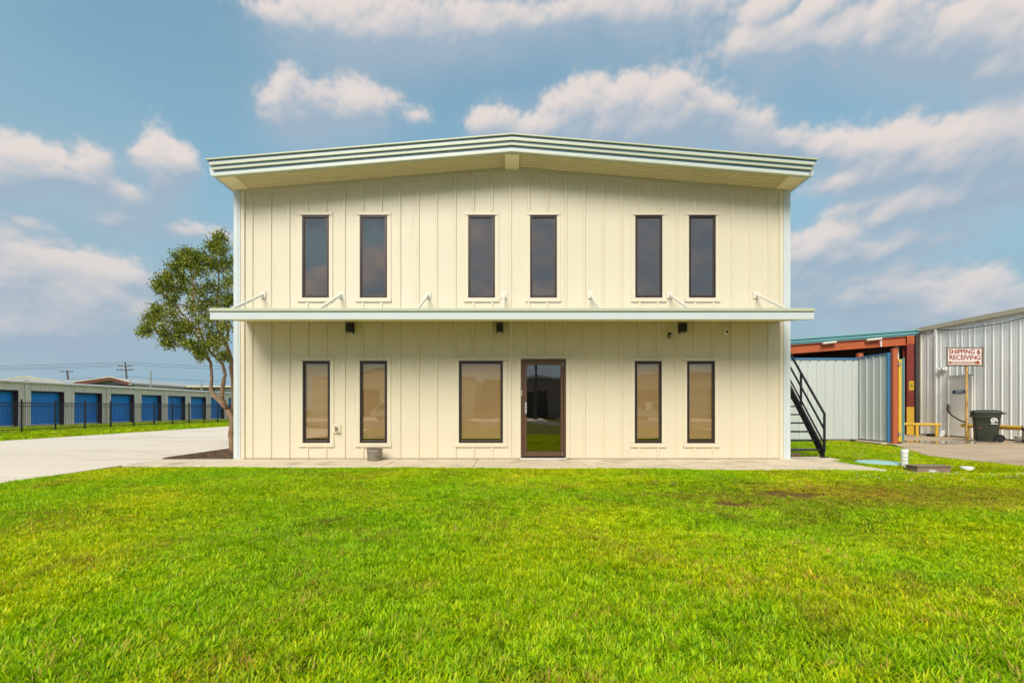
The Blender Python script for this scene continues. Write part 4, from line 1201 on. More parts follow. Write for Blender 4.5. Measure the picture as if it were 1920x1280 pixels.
# odds and ends by the warehouse wall
o = MB().prism([(16.78, 8.55), (17.2, 8.62), (17.18, 8.86), (16.76, 8.80)], 2, -.008, .09).build('dark_mat', 'rubber', None, bevel=.02, label='dark rubber wheel chock on the ground behind the low yellow rail', cat='wheel chock')
o.name = 'wheel_chock'
MB().prism([(0, 0), (.20, .02), (.26, .20), (.19, .26), (.02, .07)], 1, 0, .07).xf(Matrix.Translation((16.88, 8.28, -.005)) @ Matrix.Rotation(R(12), 4, 'Z')).build('gutter_scrap', 'white', None, bevel=.008,
   label='bent white metal scrap leaning by the warehouse wall near the low yellow rail', cat='scrap metal')
tub = MB().lathe([(.12, 0), (.13, .01), (.155, .17), (.165, .175), (.165, .20), (.15, .20)], (16.95, 5.36, -.006), 20).build('white_tub', 'white', None, smooth='auto', label='small white plastic tub on the ground right of the cart', cat='tub')
st = empty('utility_cart', (16.75, 4.75, 0), 'dark metal frame box by the right edge next to the warehouse', 'cart')
for zz_ in (.05, .42): MB().box(16.45, 17.05, 4.35, 4.86, zz_, zz_ + .05).build('shelf', 'black', st)
for (xx, yy) in ((16.46, 4.36), (17.0, 4.36), (16.46, 4.82), (17.0, 4.82)): MB().box(xx, xx + .04, yy, yy + .035, -.008, .56).build('leg', 'steel', st)

# ------------------------------------------------------------------ things in the right-hand lawn
p = empty('cleanout_pipe', (7.86, -1.03, 0), 'short white drain pipe standing in the grass by the turquoise lid', 'pipe')
pz = lawn_h(7.86, -1.03) - .08
MB().lathe([(.058, 0), (.058, .37), (.050, .37), (.050, .36)], (7.86, -1.03, pz), 20).build('pipe_shaft', 'white', p, smooth='auto')
for z in (.10, .20, .27): MB().lathe([(.0595, 0), (.0595, .006)], (7.86, -1.03, pz + z), 20).build('pipe_ring', 'signframe', p)
MB().lathe([(.066, .0), (.066, .05), (.058, .062), (.02, .064)], (7.86, -1.03, pz + .37), 20).build('pipe_cap', 'white', p, smooth='auto')
o = MB().lathe([(.40, -.10), (.405, .0), (.39, .010), (.35, .018), (.2, .032), (.0, .036)], (7.72, -.52, -.02), 36, close=False).build('access_lid', 'lidblue', None, smooth='auto', label='round pale turquoise access lid lying in the grass', cat='access lid')
vb = empty('valve_box', (8.02, -1.35, 0), 'weathered brown open valve box sunk in the lawn', 'valve box')
x0, x1, y0, y1 = 7.72, 8.36, -1.50, -1.22
for (a, b, c, e) in ((x0, x1, y0, y0 + .045), (x0, x1, y1 - .045, y1), (x0, x0 + .045, y0 + .046, y1 - .046), (x1 - .045, x1, y0 + .046, y1 - .046)):
    MB().box(a, b, c, e, -.28, .005).build('box_side', 'rust_box', vb, bevel=.006)
lipb = MB()
lipb.box(x0 - .02, x1 + .04, y0 - .02, y1 + .02, .007, .020)
lipb.build('rim', 'rust_box', vb)
MB().box(x0 + .05, x1 - .05, y0 + .05, y1 - .05, -.25, -.12).build('box_floor', 'soil', vb)
MB().lathe([(.05, 0), (.05, .2), (.042, .2), (.042, .1)], n=16).xf(Matrix.Translation((7.98, -1.56, -.10)) @ Matrix.Rotation(R(90), 4, 'X') @ Matrix.Translation((0, 0, -.14))).build('pipe_stub', 'white', vb, smooth='auto')
MB().lathe([(.085, -.04), (.085, .02), (.07, .035), (.0, .04)], (7.45, -1.72, float(lawn_h(7.45, -1.72)) + .02), 18, close=False).build('pipe_plug', 'white', None, smooth='auto', label='white round pipe plug in the grass left of the brown valve box', cat='pipe plug')
MB().lathe([(.11, -.04), (.11, .01), (.09, .02), (.0, .022)], (8.85, -1.30, float(lawn_h(8.85, -1.30)) + .03), 18, close=False).build('pipe_plug', 'white', None, smooth='auto', label='flat pale plug in the grass right of the brown valve box', cat='pipe plug')

# ------------------------------------------------------------------ storage units beyond the driveway
SXF = -30.7
sto = empty('storage_building', (-35, 30, 0), 'long low beige storage building with a row of blue roll up doors', 'building')
EZ = 2.66
door_y = [20.0 + 3.05 * k for k in range(-3, 10)]
DWID, DH = 2.27, 2.16
pier = ribbed(3.05 - DWID, 2.24, 2, .03, pitch=.26, minor=False).mesh('pier_sheet', M['storewall'])
pier.transform(Matrix.Rotation(R(90), 4, 'Z'))     # local x runs towards +Y, face looks to +X
head = ribbed(3.045, EZ - 2.245, 10, .03, pitch=.29, minor=False).mesh('header_sheet', M['storewall'])
head.transform(Matrix.Rotation(R(90), 4, 'Z'))
dm = MB()
nslat = 18
prof = []
for k in range(nslat):
    z = .06 + k * (DH - .06) / nslat; h_ = (DH - .06) / nslat
    prof += [(0.0, z), (.018, z + h_ * .25), (.018, z + h_ * .75)]
prof.append((0.0, DH)); prof += [(-.02, DH), (-.02, .06)]
dm.prism(prof, 1, 0, DWID); door_me = dm.mesh('roll_up_door', M['storedoor'])
bar_me = MB().box(0, .045, .02, DWID - .02, 0, .07).mesh('bottom_bar', M['storewall'])
jam_me = MB().box(-.34, -.002, 0, .02, 0, DH + .02).mesh('jamb', M['jamb'])
latch_me = MB().box(.018, .06, 0, .14, 0, .05).mesh('latch', M['steel'])
track_me = MB().box(.0, .035, 0, .09, 0, DH).mesh('door_track', M['teal'])
lint_me = MB().box(-.33, -.004, 0, DWID, 0, .05).mesh('lintel', M['jamb'])
pal_me = MB().box(.0, .10, 0, .09, 0, EZ - .02).mesh('downspout', M['storewall'])
for k, y in enumerate(door_y):
    put('pier_sheet', pier, sto, (SXF, y + DWID + .001, .0))
    put('header_sheet', head, sto, (SXF, y, 2.242))
    d = put('roll_up_door', door_me, sto, (SXF - .34, y, .0))
    put('bottom_bar', bar_me, d, (SXF - .335, y, .0))
    put('latch', latch_me, d, (SXF - .34, y + DWID - .35, 1.0))
    put('door_track', track_me, d, (SXF - .335, y + DWID - .115, .01))
    put('jamb', jam_me, sto, (SXF, y + DWID - .021, .0))
    put('lintel', lint_me, sto, (SXF, y, DH + .022))
    if k % 2 == 1: put('downspout', pal_me, sto, (SXF + .033, y - .42, .0))
YA, YB = door_y[0] - .6, door_y[-1] + 3.05
MB().box(SXF - .06, SXF + .12, YA, YB, EZ, EZ + .12).build('eave_gutter', 'eave', sto, bevel=.012)
MB().prism([(SXF, EZ + .05), (SXF - 5, EZ + .42), (SXF - 10, EZ + .05), (SXF - 10, EZ + .1), (SXF - 5, EZ + .48), (SXF, EZ + .11)], 1, YA, YB).build('roof', 'greyroof', sto)
MB().box(SXF - 10, SXF - .38, YA, YA + .1, -.05, EZ + .05).build('end_wall', 'storewall', sto)
MB().box(SXF - .36, SXF, YA, door_y[0] - .001, -.05, EZ).build('end_pier', 'storewall', sto)
MB().box(SXF - .9, SXF - .36, YA, YB, -.02, EZ).build('inner_wall', 'darkroom', sto)
MB().box(SXF - .3, SXF + .7, YA, YB, -.15, -.012).build('storage_apron', 'driveway', None, label='narrow concrete strip along the storage doors', kind='structure')

# iron picket fence
ife = empty('iron_fence', (-23.6, 25, 0), 'black iron picket fence in front of the storage doors', 'fence')
FXF, FP = -23.6, 1.71
post_me = MB().box(-.027, .027, -.027, .027, -.05, 1.56).box(-.032, .032, -.032, .032, 1.562, 1.582).mesh('post', M['black'])
rail_me = MB().box(-.015, .015, .03, FP - .03, -.015, .015).mesh('rail', M['black'])
pk = MB(); py0 = 12.46 - 3 * FP
for k in range(24):
    y = py0 + k * FP
    put('post', post_me, ife, (FXF, y, -.03))
    for z in (.10, 1.22, 1.36): put('rail', rail_me, ife, (FXF, y, z))
    for q in range(1, 19):
        yy = y + FP * q / 19
        pk.box(FXF - .0065, FXF + .0065, yy - .0065, yy + .0065, .02, 1.44)
tag(pk.build('pickets', 'black', ife), kind='stuff')

# farther roofs, poles and wires
def gable(name, label, x0, x1, xr, ze, zr, y0, y1, wall, rake, extra=None):
    t = empty(name, ((x0 + x1) / 2, y0, 0), label, 'building')
    MB().prism([(x0, -.1), (x1, -.1), (x1, ze - .1), (xr, zr - .12), (x0, ze - .1)], 1, y0 + .8, y1).build('wall', wall, t)
    for (a, za, b, zb) in ((x0, ze, xr, zr), (xr, zr, x1, ze)):
        MB().prism([(a, za - .08), (b, zb - .08), (b, zb + .06), (a, za + .06)], 1, y0, y1 + .3).build('roof', 'greyroof', t)
        MB().prism([(a, za - .34), (b, zb - .34), (b, zb + .10), (a, za + .10)], 1, y0 - .08, y0 - .002).build('rake_board', rake, t)
        MB().prism([(a, za + .105), (b, zb + .105), (b, zb + .22), (a, za + .22)], 1, y0 - .12, y0 + .1).build('rake_cap', 'eave', t)
    return t
g2 = gable('metal_shed', 'far grey shed with red brown gable end behind the storage units', -58.6, -51.0, -53.6, 4.45, 5.15, 53.5, 105, 'greyroof', 'redbrown')
MB().box(-57.6, -51.6, 54.25, 54.29, 3.6, 4.35).build('opening_shade', 'darkroom', g2)  # dark sheet on the wall, shade of the open gable given as colour
for k, x in enumerate((-57.2, -55.9, -54.4)): MB().box(x, x + 1.0, 53.9, 54.2, 3.4, 4.0 + .15 * (k % 2)).build('stored_crate', 'bluetrim', g2)
MB().box(-51.1, -50.85, 53.4, 105, 4.25, 4.42).build('eave_gutter', 'eave', g2)
gable('metal_shed', 'far low gabled shed at the left edge behind the storage units', -70.5, -59.4, -64.4, 4.3, 5.2, 53.0, 75, 'greyroof', 'greyroof')
cn = empty('flat_canopy', (-46, 66, 0), 'far flat roofed canopy behind the storage units near the tree', 'canopy')
MB().box(-50.6, -42.0, 64, 72, 4.38, 4.62).build('canopy_roof', 'eave', cn)
for x in (-50.2, -46.6, -42.4): MB().box(x - .12, x + .12, 64.2, 64.44, -.1, 4.38).build('canopy_post', 'shedwall', cn)
def ppole(name, label, x, y, top, arms, lean=0.0, r=.16):
    t = empty(name, (x, y, 0), label, 'utility pole')
    MB().tube([(x, y, -.2), (x - lean, y, top)], [r * 1.15, r * .85], 10).build('pole_shaft', 'woodpole', t, smooth='auto')
    for (z, w, ox) in arms:
        xx = x - lean * z / top + ox
        MB().beam((xx - w / 2, y - .18, z), (xx + w / 2, y - .18, z), .13, .16).build('crossarm', 'woodpole', t)
        for u in (-.46, -.25, .25, .46):
            MB().tube([(xx + u * w, y - .18, z + .08), (xx + u * w, y - .18, z + .30)], .06, 8).build('insulator', 'wire', t)
    return t
ppole('utility_pole', 'far wooden utility pole with two crossarms behind the storage units', -75.6, 84.4, 10.15, ((9.45, 2.6, 0), (8.65, 3.2, 0)), lean=1.0)
ppole('utility_pole', 'far leaning utility pole with one tilted crossarm at the left', -106, 105, 10.2, ((9.9, 3.2, 0),), lean=1.2, r=.2)
tpn = empty('light_pole', (-45, 49.4, 0), 'far thin steel pole standing behind the storage units', 'pole')
MB().tube([(-45.2, 49.4, -.1), (-45.2, 49.4, 5.75)], .10, 10).build('pole_shaft', 'steel', tpn)
tpn = empty('light_pole', (-45, 59.4, 0), 'far short steel pole by the flat canopy', 'pole')
MB().tube([(-45.3, 59.4, -.1), (-45.3, 59.4, 4.95)], .10, 10).build('pole_shaft', 'steel', tpn)
def wire(label, pts, r=.03):
    MB().tube(pts, r, 5).build('power_line', 'wire', None, label=label, cat='power line', group='power lines')
def sag(a, b, s, n=14): return [tuple(Vector(a).lerp(Vector(b), t / n) - Vector((0, 0, s * 4 * (t / n) * (1 - t / n)))) for t in range(n + 1)]
ux, uy = -76.6, 84.2
wire('topmost power line from the far utility pole to the left', sag((-140, 84, 9.5), (ux, uy, 10.2), .5))
wire('topmost power line from the far utility pole to the right', sag((ux, uy, 10.2), (-20, 84, 9.3), .6))
wire('second power line from the far utility pole to the left', sag((-140, 84, 9.05), (ux - 1.2, uy, 9.7), .5))
wire('second power line from the far utility pole to the right', sag((ux + 1.2, uy, 9.7), (-20, 84, 8.6), .6))
wire('third power line from the far utility pole to the left', sag((-140, 84, 8.9), (ux - .8, uy, 9.4), .6), .025)
wire('lowest power line from the far utility pole to the left', sag((-140, 84, 6.6), (ux, uy, 7.4), .7), .025)
wire('lowest power line from the far utility pole to the right', sag((ux, uy, 7.4), (-20, 84, 6.6), .8), .025)

# ------------------------------------------------------------------ across the street (seen only mirrored in the glass)
def plain_hall(label, x0, x1, xr, ze, zr, y, d, wall, doors):
    t = empty('street_hall', ((x0 + x1) / 2, y, 0), label, 'building')
    MB().prism([(x0, -.1), (x1, -.1), (x1, ze), (xr, zr), (x0, ze)], 1, y - d, y).build('wall', wall, t)
    for (a, za, b, zb) in ((x0, ze, xr, zr), (xr, zr, x1, ze)):
        MB().prism([(a, za + .01), (b, zb + .01), (b, zb + .3), (a, za + .3)], 1, y - d - .2, y + .3).build('roof', 'greyroof', t)
    for (a, b, h) in doors:
        MB().box(a, b, y + .001, y + .06, 0, h).build('bay_door', 'shedwall', t)
plain_hall('beige gabled hall across the street, mirrored in the left windows', -24, -4.5, -13, 4.4, 6.0, -47, 20, 'storewall', ((-20, -16, 3.4), (-10, -7, 2.4)))
plain_hall('dark gabled hall across the street, mirrored in the door', -3.5, 9, 3, 3.9, 4.6, -44, 20, 'hallbrown', ((0, 4, 3.0),))
plain_hall('grey gabled hall across the street, mirrored in the right windows', 11, 34, 20, 4.3, 5.6, -48, 20, 'greyroof', ((14, 18, 3.4), (24, 28, 3.4)))
ppole('utility_pole', 'wooden utility pole across the street, mirrored in the door', 2.3, -36, 9.5, ((9.0, 2.4, 0),))
ppole('utility_pole', 'wooden utility pole across the street, mirrored in the right windows', 15.5, -37, 10.0, ((9.4, 2.4, 0),))
def car(label, x, y, flip, pick):
    t = empty('parked_car', (x, y, 0), label, 'car')
    k = -1 if flip else 1
    prof = [(-2.4, .35), (2.35, .35), (2.42, .8), (2.2, .95), (1.25, 1.02), (.55, 1.62), (-.9 if pick else -1.6, 1.66), (-1.0 if pick else -2.1, 1.05), (-2.42, 1.0)]
    MB().prism([(x + k * a, b) for a, b in prof], 1, y - .9, y + .9).build('body', 'carwhite', t, bevel=.06)
    gl = [(1.05, 1.06), (.5, 1.55), (-.75 if pick else -1.5, 1.58), (-.8 if pick else -1.8, 1.06)]
    MB().prism([(x + k * a, b) for a, b in gl], 1, y - .93, y + .93).build('side_windows', 'carglass', t)
    for wx_ in (-1.5, 1.5):
        for sy in (-.78, .78):
            MB().lathe([(.12, -.11), (.33, -.12), (.35, -.08), (.35, .08), (.33, .12), (.12, .11)], n=20).xf(Matrix.Translation((x + wx_, y + sy, .35)) @ Matrix.Rotation(R(90), 4, 'X')).build('wheel', 'rubber', t, smooth='auto')
car('white pickup truck parked across the street, mirrored in the rightmost window', 13.5, -33.5, False, True)
car('white car parked across the street, mirrored in the fourth lower window', 8.6, -35, True, False)
car('white car parked across the street, mirrored in the second lower window', -10.5, -34, False, False)

# ------------------------------------------------------------------ crape myrtle at the left corner
tree = empty('crape_myrtle', (-7.35, 2.0, 0), 'multi stemmed leafy tree at the left corner of the cream building', 'tree')
TD = 12.7
def tp(zx, zy, dy=0.0):
    """picture bearing -> point of the tree, dy metres nearer or farther"""
    px_, py_ = 240 + zx / 2.668, 400 + zy / 2.668
    return Vector(at(px_, py_, TD + dy))
stems = [
    ([(526, 1222, 0), (518, 1110, 0), (522, 1035, 0), (500, 985, .05), (470, 945, .1), (432, 915, .15), (414, 880, .2), (419, 820, .25), (412, 745, .3), (360, 640, .4), (300, 540, .5)], .085, .020),
    ([(490, 970, 0), (470, 930, -.1), (473, 870, -.15), (487, 805, -.2), (474, 755, -.2), (410, 690, -.3), (360, 600, -.5), (330, 480, -.6), (320, 330, -.5)], .06, .014),
    ([(528, 1100, .3), (530, 960, .4), (524, 840, .3), (513, 720, .2), (492, 655, .1), (452, 585, 0), (440, 470, 0), (455, 330, 0), (462, 170, .1)], .07, .012),
    ([(492, 655, .1), (505, 560, .4), (500, 450, .6), (490, 330, .6)], .04, .010),
    ([(412, 745, .3), (330, 660, .0), (230, 600, -.2), (140, 590, -.2)], .028, .008),
    ([(360, 600, -.5), (270, 500, -.4), (190, 400, -.3)], .026, .008),
    ([(330, 480, -.6), (270, 330, -.2), (255, 240, 0)], .024, .007),
]
limb_pts = []
for n_, (pts, r0, r1) in enumerate(stems):
    P3 = [tp(a, b, c) for a, b, c in pts]
    fine_ = []; rs = []
    for k in range(len(P3) - 1):
        for q in range(5):
            t = q / 5; j = Vector((random.uniform(-1, 1), random.uniform(-1, 1), 0)) * .012
            a, b = P3[k], P3[k + 1]
            fine_.append(a.lerp(b, t) + j); rs.append(r0 + (r1 - r0) * ((k + t) / (len(P3) - 1)) + random.uniform(-.004, .006))
    fine_.append(P3[-1]); rs.append(r1)
    MB().tube(fine_, rs, 10).build('trunk' if n_ < 3 else 'limb', 'bark', tree, smooth=True)
    if n_ == 0:
        for k in (9, 15, 22): MB().tube([fine_[k], fine_[k] + Vector((-.07, -.03, .05))], [.03, .018], 8).build('pruned_knob', 'bark', tree, smooth=True)
    limb_pts += fine_[len(fine_) // 3:]
CL = [(460, 130, 38), (475, 185, 45), (430, 170, 30), (405, 225, 48), (310, 200, 36), (350, 225, 40), (250, 215, 36), (290, 240, 36), (240, 275, 36), (350, 295, 52), (440, 275, 55), (500, 250, 45), (165, 368, 30),
      (205, 375, 42), (200, 330, 30), (270, 385, 50), (275, 320, 42), (350, 380, 55), (440, 370, 58), (500, 340, 50), (135, 480, 34), (150, 525, 42), (95, 585, 30), (115, 540, 34), (170, 590, 44), (230, 500, 50), (210, 430, 32),
      (240, 620, 44), (310, 570, 52), (330, 480, 55), (400, 450, 55), (480, 450, 55), (300, 650, 36), (365, 675, 36), (420, 600, 55), (480, 560, 50), (440, 650, 44), (365, 712, 24), (480, 715, 30), (190, 640, 28), (520, 500, 45), (515, 420, 45), (390, 530, 50), (265, 560, 45)]
lv, lf, lt = [], [], []
def leaf_quad(c, L, W, d_, up_):
    s_ = d_.cross(up_)
    if s_.length < 1e-3: s_ = Vector((1, 0, 0))
    s_.normalize(); i = len(lv)
    lv.extend([tuple(c), tuple(c + d_ * L * .5 + s_ * W), tuple(c + d_ * L), tuple(c + d_ * L * .5 - s_ * W)])
    lf.append((i, i + 1, i + 2, i + 3))
    t = random.random() ** 1.5
    lt.extend([t] * 4)
twigs = MB()
for (zx, zy, rpx) in CL:
    for dy in (random.uniform(-1.0, -.25), random.uniform(.1, .9)):
        c = tp(zx + random.uniform(-12, 12), zy + random.uniform(-12, 12), dy)
        if c.x > -6.35: continue
        r = rpx / 2.668 / 69 * 1.12
        near = min(limb_pts, key=lambda p_: (p_ - c).length)
        mid = near.lerp(c, .5) + Vector((0, 0, .05)); twigs.tube([near, mid, c], [.012, .008, .004], 5)
        for q in range(13):                    # sprays inside the clump
            v = Vector((random.gauss(0, 1), random.gauss(0, 1), random.gauss(0, .8))); v = v.normalized() * r * random.uniform(.35, 1.1)
            e = c + v; twigs.tube([c + v * .15, e], [.004, .002], 4, caps=False)
            for w_ in range(25):
                t = random.uniform(.25, 1.1); p_ = c + v * t + Vector((random.gauss(0, 1), random.gauss(0, 1), random.gauss(0, 1))) * .05
                if p_.x > -6.2: continue
                d_ = (v.normalized() + Vector((random.gauss(0, .8), random.gauss(0, .8), random.gauss(0, .6)))).normalized()
                leaf_quad(p_, random.uniform(.05, .085), random.uniform(.013, .021), d_, Vector((random.gauss(0, .5), random.gauss(0, .5), 1)))
twigs.build('twigs', 'bark', tree)
tag(bpy.data.objects[[o.name for o in tree.children if o.name.startswith('twigs')][0]], kind='stuff')
o3 = Vector((-8.4, 2.0, 3.5))
me = bpy.data.meshes.new('crown'); me.from_pydata([tuple(Vector(p_) - o3) for p_ in lv], [], lf); me.materials.append(M['leaf'])
ca = me.color_attributes.new('tint', 'FLOAT_COLOR', 'POINT')
ca.data.foreach_set('color', np.array([[t, 0, 0, 1] for t in lt], np.float32).ravel())
put('crown', me, tree, tuple(o3))

# ------------------------------------------------------------------ lawn grass
def tuft_mesh(seed, nb, spread, lmin, lmax, wid, flat, straw=None):
    r_ = random.Random(seed); v, f, c = [], [], []
    for k in range(nb):
        a = r_.uniform(0, 6.283); rad = spread * math.sqrt(r_.random())
        bx, by = rad * math.cos(a), rad * math.sin(a)
        az_ = a + r_.gauss(0, .9); L = r_.uniform(lmin, lmax)
        lean = min(1.45, max(.12, r_.gauss(flat, .32)))
        w = wid * r_.uniform(.7, 1.25); curl = r_.uniform(.1, .7)
        tint = r_.random() if straw is None else r_.uniform(1.0, 1.5); dryk = r_.random() if straw is None else 1.0
        i = len(v); x = y = z = 0.0
        sx, sy = -math.sin(az_), math.cos(az_)
        th = lean * .55
        pts = [(0, 0, 0)]
        for s_ in range(3):
            th2 = th + curl * s_ * .45
            x += L / 3 * math.sin(th2) * math.cos(az_); y += L / 3 * math.sin(th2) * math.sin(az_); z += L / 3 * math.cos(th2)
            pts.append((x, y, max(z, .004)))
        for s_, wk in ((0, .65), (1, 1.0), (2, .75)):
            p_ = pts[s_]
            tw = wk * w
            v.append((bx + p_[0] - sx * tw, by + p_[1] - sy * tw, p_[2])); v.append((bx + p_[0] + sx * tw, by + p_[1] + sy * tw, p_[2]))
        v.append((bx + pts[3][0], by + pts[3][1], pts[3][2]))
        f += [(i, i + 1, i + 3, i + 2), (i + 2, i + 3, i + 5, i + 4), (i + 4, i + 5, i + 6)]
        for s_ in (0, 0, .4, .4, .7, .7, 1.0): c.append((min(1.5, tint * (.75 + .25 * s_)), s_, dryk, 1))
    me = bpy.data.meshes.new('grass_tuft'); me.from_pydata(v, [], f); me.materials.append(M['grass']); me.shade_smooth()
    ca = me.color_attributes.new('tint', 'FLOAT_COLOR', 'POINT'); ca.data.foreach_set('color', np.array(c, np.float32).ravel())
    return me


tufts = bpy.data.collections.new('tufts')
NV = 10
for k in range(NV):
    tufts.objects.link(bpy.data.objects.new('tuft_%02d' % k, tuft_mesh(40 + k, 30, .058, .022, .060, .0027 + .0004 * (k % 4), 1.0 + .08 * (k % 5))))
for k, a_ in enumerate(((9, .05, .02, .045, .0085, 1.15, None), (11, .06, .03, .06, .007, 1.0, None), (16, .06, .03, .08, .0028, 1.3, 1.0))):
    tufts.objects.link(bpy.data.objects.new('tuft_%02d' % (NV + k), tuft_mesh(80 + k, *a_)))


def scatter(n, x0, x1, y0, y1, keep, smin, smax):
    x = rng.uniform(x0, x1, n); y = rng.uniform(y0, y1, n)
    m_ = keep(x, y); x, y = x[m_], y[m_]
    return x, y, rng.uniform(smin, smax, len(x))


def clear_of(x, y):
    ok = np.ones(len(x), bool)
    for (a, b, c, d) in ( (-17.8, -7.70, -20, 80),  (6.0, 7.3, -.1, .66), (7.62, 8.46, -1.75, -1.12)):
        ok &= ~((x > a) & (x < b) & (y > c) & (y < d))
    ok &= ~((x > -7.76) & (x < 6.88) & (y > walk_front(x) + .02) & (y < 18.2))
    ok &= ~((x > np.interp(y, [-20, .9, 2.6, 4.6, 30], [9.98, 9.98, 10.88, 12.05, 12.05])) & (y < 30))
    ok &= ((x - 7.72) ** 2 + (y + .52) ** 2 > .41 ** 2)
    return ok


def seen(x, y, marg): return np.abs(x) < 1.12 * (y - CAM_Y) + marg


pts_all = []
near = lambda x, y: clear_of(x, y) & seen(x, y, .9)
pts_all.append(scatter(50000, -6.5, 6.5, -9.7, -6.4, near, .62, 1.08))
pts_all.append(scatter(48000, -9, 10, -6.6, -3.2, near, .68, 1.15))
pts_all.append(scatter(26000, -9, 10.2, -3.4, -1.4, near, .8, 1.25))
pts_all.append(scatter(18000, 6.7, 11.4, -1.6, 7.0, clear_of, .8, 1.3))
pts_all.append(scatter(14000, -30, -17.6, 3, 60, lambda x, y: np.abs(x) < 1.2 * (y - CAM_Y) + 2, 1.5, 2.6))
px_, py_, ps_ = (np.concatenate([p[i] for p in pts_all]) for i in range(3))
# the turf grows taller and thinner in patches
def patch(x, y, f, ph): return .5 + .5 * np.sin(x * f + 1.7 * np.sin(y * f * .8 + ph)) * np.cos(y * f * 1.1 + 1.3 * np.sin(x * f * .7 + ph))
tall = patch(px_, py_, .9, .4) * .6 + patch(px_, py_, 2.3, 2.1) * .4
bare = patch(px_, py_, 1.9, 5.0) * patch(px_, py_, 3.7, 1.0)
right_thin = np.exp(-(((px_ - 4.7) / 2.5) ** 2 + ((py_ + 4.45) / .85) ** 2))
keep_ = rng.random(len(px_)) > np.clip((bare - .55) * 1.6 + .95 * right_thin * (.35 + 1.5 * bare), 0, .93)
px_, py_, ps_, tall, right_thin = px_[keep_], py_[keep_], ps_[keep_], tall[keep_], right_thin[keep_]
near_bld = np.clip((py_ + 4.2) / 2.5, 0, 1) * (px_ > -12)
hs = (.62 + .62 * tall) * (1 - .15 * near_bld) * (1 - .45 * right_thin)
pz_ = lawn_h(px_, py_) - .004
n = len(px_)
gme = bpy.data.meshes.new('lawn_grass'); gme.vertices.add(n)
gme.vertices.foreach_set('co', np.stack([px_, py_, pz_], 1).astype(np.float32).ravel())
a_ = gme.attributes.new('variant', 'INT', 'POINT'); var_ = rng.integers(0, NV, n); u1_ = rng.random(n); pw_, pd_ = patch(px_, py_, 1.3, 3.3), patch(px_, py_, 1.6, .9)
var_ = np.where(u1_ < .10 * pw_, NV + rng.integers(0, 2, n), var_); var_ = np.where(u1_ > 1 - .16 * pd_ ** 2 - .45 * right_thin, NV + 2, var_)
a_.data.foreach_set('value', var_.astype(np.int32))
a_ = gme.attributes.new('rot', 'FLOAT_VECTOR', 'POINT'); a_.data.foreach_set('vector', np.stack([rng.normal(0, .12, n), rng.normal(0, .12, n), rng.uniform(0, 6.283, n)], 1).astype(np.float32).ravel())
a_ = gme.attributes.new('scl', 'FLOAT_VECTOR', 'POINT'); a_.data.foreach_set('vector', np.stack([ps_, ps_, ps_ * hs], 1).astype(np.float32).ravel())
lawn = put('lawn_grass', gme, None, (0, 0, 0))
tag(lawn, 'bright green lawn of short coarse grass with yellow and brown patches', 'grass', kind='stuff')
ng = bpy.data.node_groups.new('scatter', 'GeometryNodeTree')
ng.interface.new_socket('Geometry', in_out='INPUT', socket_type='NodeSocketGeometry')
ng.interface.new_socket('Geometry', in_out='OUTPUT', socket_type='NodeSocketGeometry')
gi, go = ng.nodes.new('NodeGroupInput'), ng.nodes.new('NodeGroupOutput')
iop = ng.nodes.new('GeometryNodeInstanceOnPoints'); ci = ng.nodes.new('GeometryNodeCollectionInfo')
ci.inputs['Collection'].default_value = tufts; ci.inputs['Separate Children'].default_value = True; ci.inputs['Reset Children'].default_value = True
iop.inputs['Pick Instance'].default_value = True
ng.links.new(gi.outputs[0], iop.inputs['Points']); ng.links.new(ci.outputs[0], iop.inputs['Instance'])
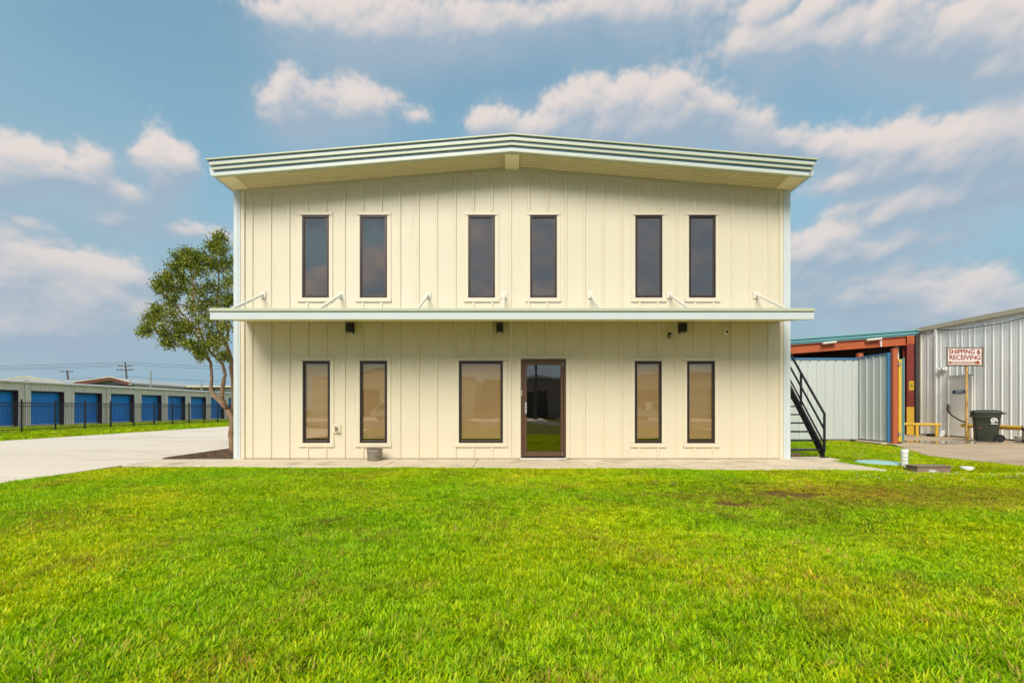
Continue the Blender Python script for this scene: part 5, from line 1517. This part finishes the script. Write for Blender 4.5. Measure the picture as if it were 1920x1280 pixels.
for nm, typ, sock in (('variant', 'INT', 'Instance Index'), ('rot', 'FLOAT_VECTOR', 'Rotation'), ('scl', 'FLOAT_VECTOR', 'Scale')):
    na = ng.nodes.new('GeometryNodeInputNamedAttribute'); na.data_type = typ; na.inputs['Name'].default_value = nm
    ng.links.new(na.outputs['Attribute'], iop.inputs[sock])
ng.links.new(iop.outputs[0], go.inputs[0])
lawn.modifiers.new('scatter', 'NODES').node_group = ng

# white clover heads in the right-hand lawn
fl = MB()
for k in range(240):
    x, y = (random.uniform(5.5, 9.8), random.uniform(-3.6, -1.9)) if k < 130 else (random.uniform(6.9, 10.6), random.uniform(-.5, 5.5))
    if not clear_of(np.array([x]), np.array([y]))[0]: continue
    z = float(lawn_h(np.array(x), np.array(y))) + random.uniform(.035, .06); r = random.uniform(.004, .009)
    fl.lathe([(r * .4, -r * .8), (r, 0), (r * .7, r * .8), (r * .1, r)], (x, y, z), 6)
tag(fl.build('clover_flowers', 'flower', None, label='tiny white clover flowers dotting the lawn on the right', cat='flowers'), kind='stuff')
# a few dead leaves in the short grass
for (x, y, a, lab) in ((2.35, -3.62, .4, 'pale dead leaf lying in the lawn before the right windows'), (2.12, -3.55, 1.9, 'small curled dead leaf beside a larger one in the lawn'), (7.25, -4.75, .9, 'white scrap lying in the lawn at the right')):
    q = MB(); z = float(lawn_h(np.array(x), np.array(y))) + .045
    for k in range(5):
        u0, u1 = -.06 + .024 * k, -.036 + .024 * k
        w0, w1 = .028 * math.sin(math.pi * (k + .05) / 5.1), .028 * math.sin(math.pi * (k + 1) / 5.1)
        q.sheet([[(u0, -w0, .012 * abs(u0) * 12), (u1, -w1, .012 * abs(u1) * 12), (u1, 0, .004), (u0, 0, .004)], [(u0, 0, .004), (u1, 0, .004), (u1, w1, .012 * abs(u1) * 12), (u0, w0, .012 * abs(u0) * 12)]])
    q.xf(Matrix.Translation((x, y, z)) @ Matrix.Rotation(a, 4, 'Z'))
    o = q.build('dead_leaf', 'edging' if 'dead' in lab else 'flower', None, label=lab, cat='leaf' if 'dead' in lab else 'scrap')
    o.modifiers.new('s', 'SOLIDIFY').thickness = .002
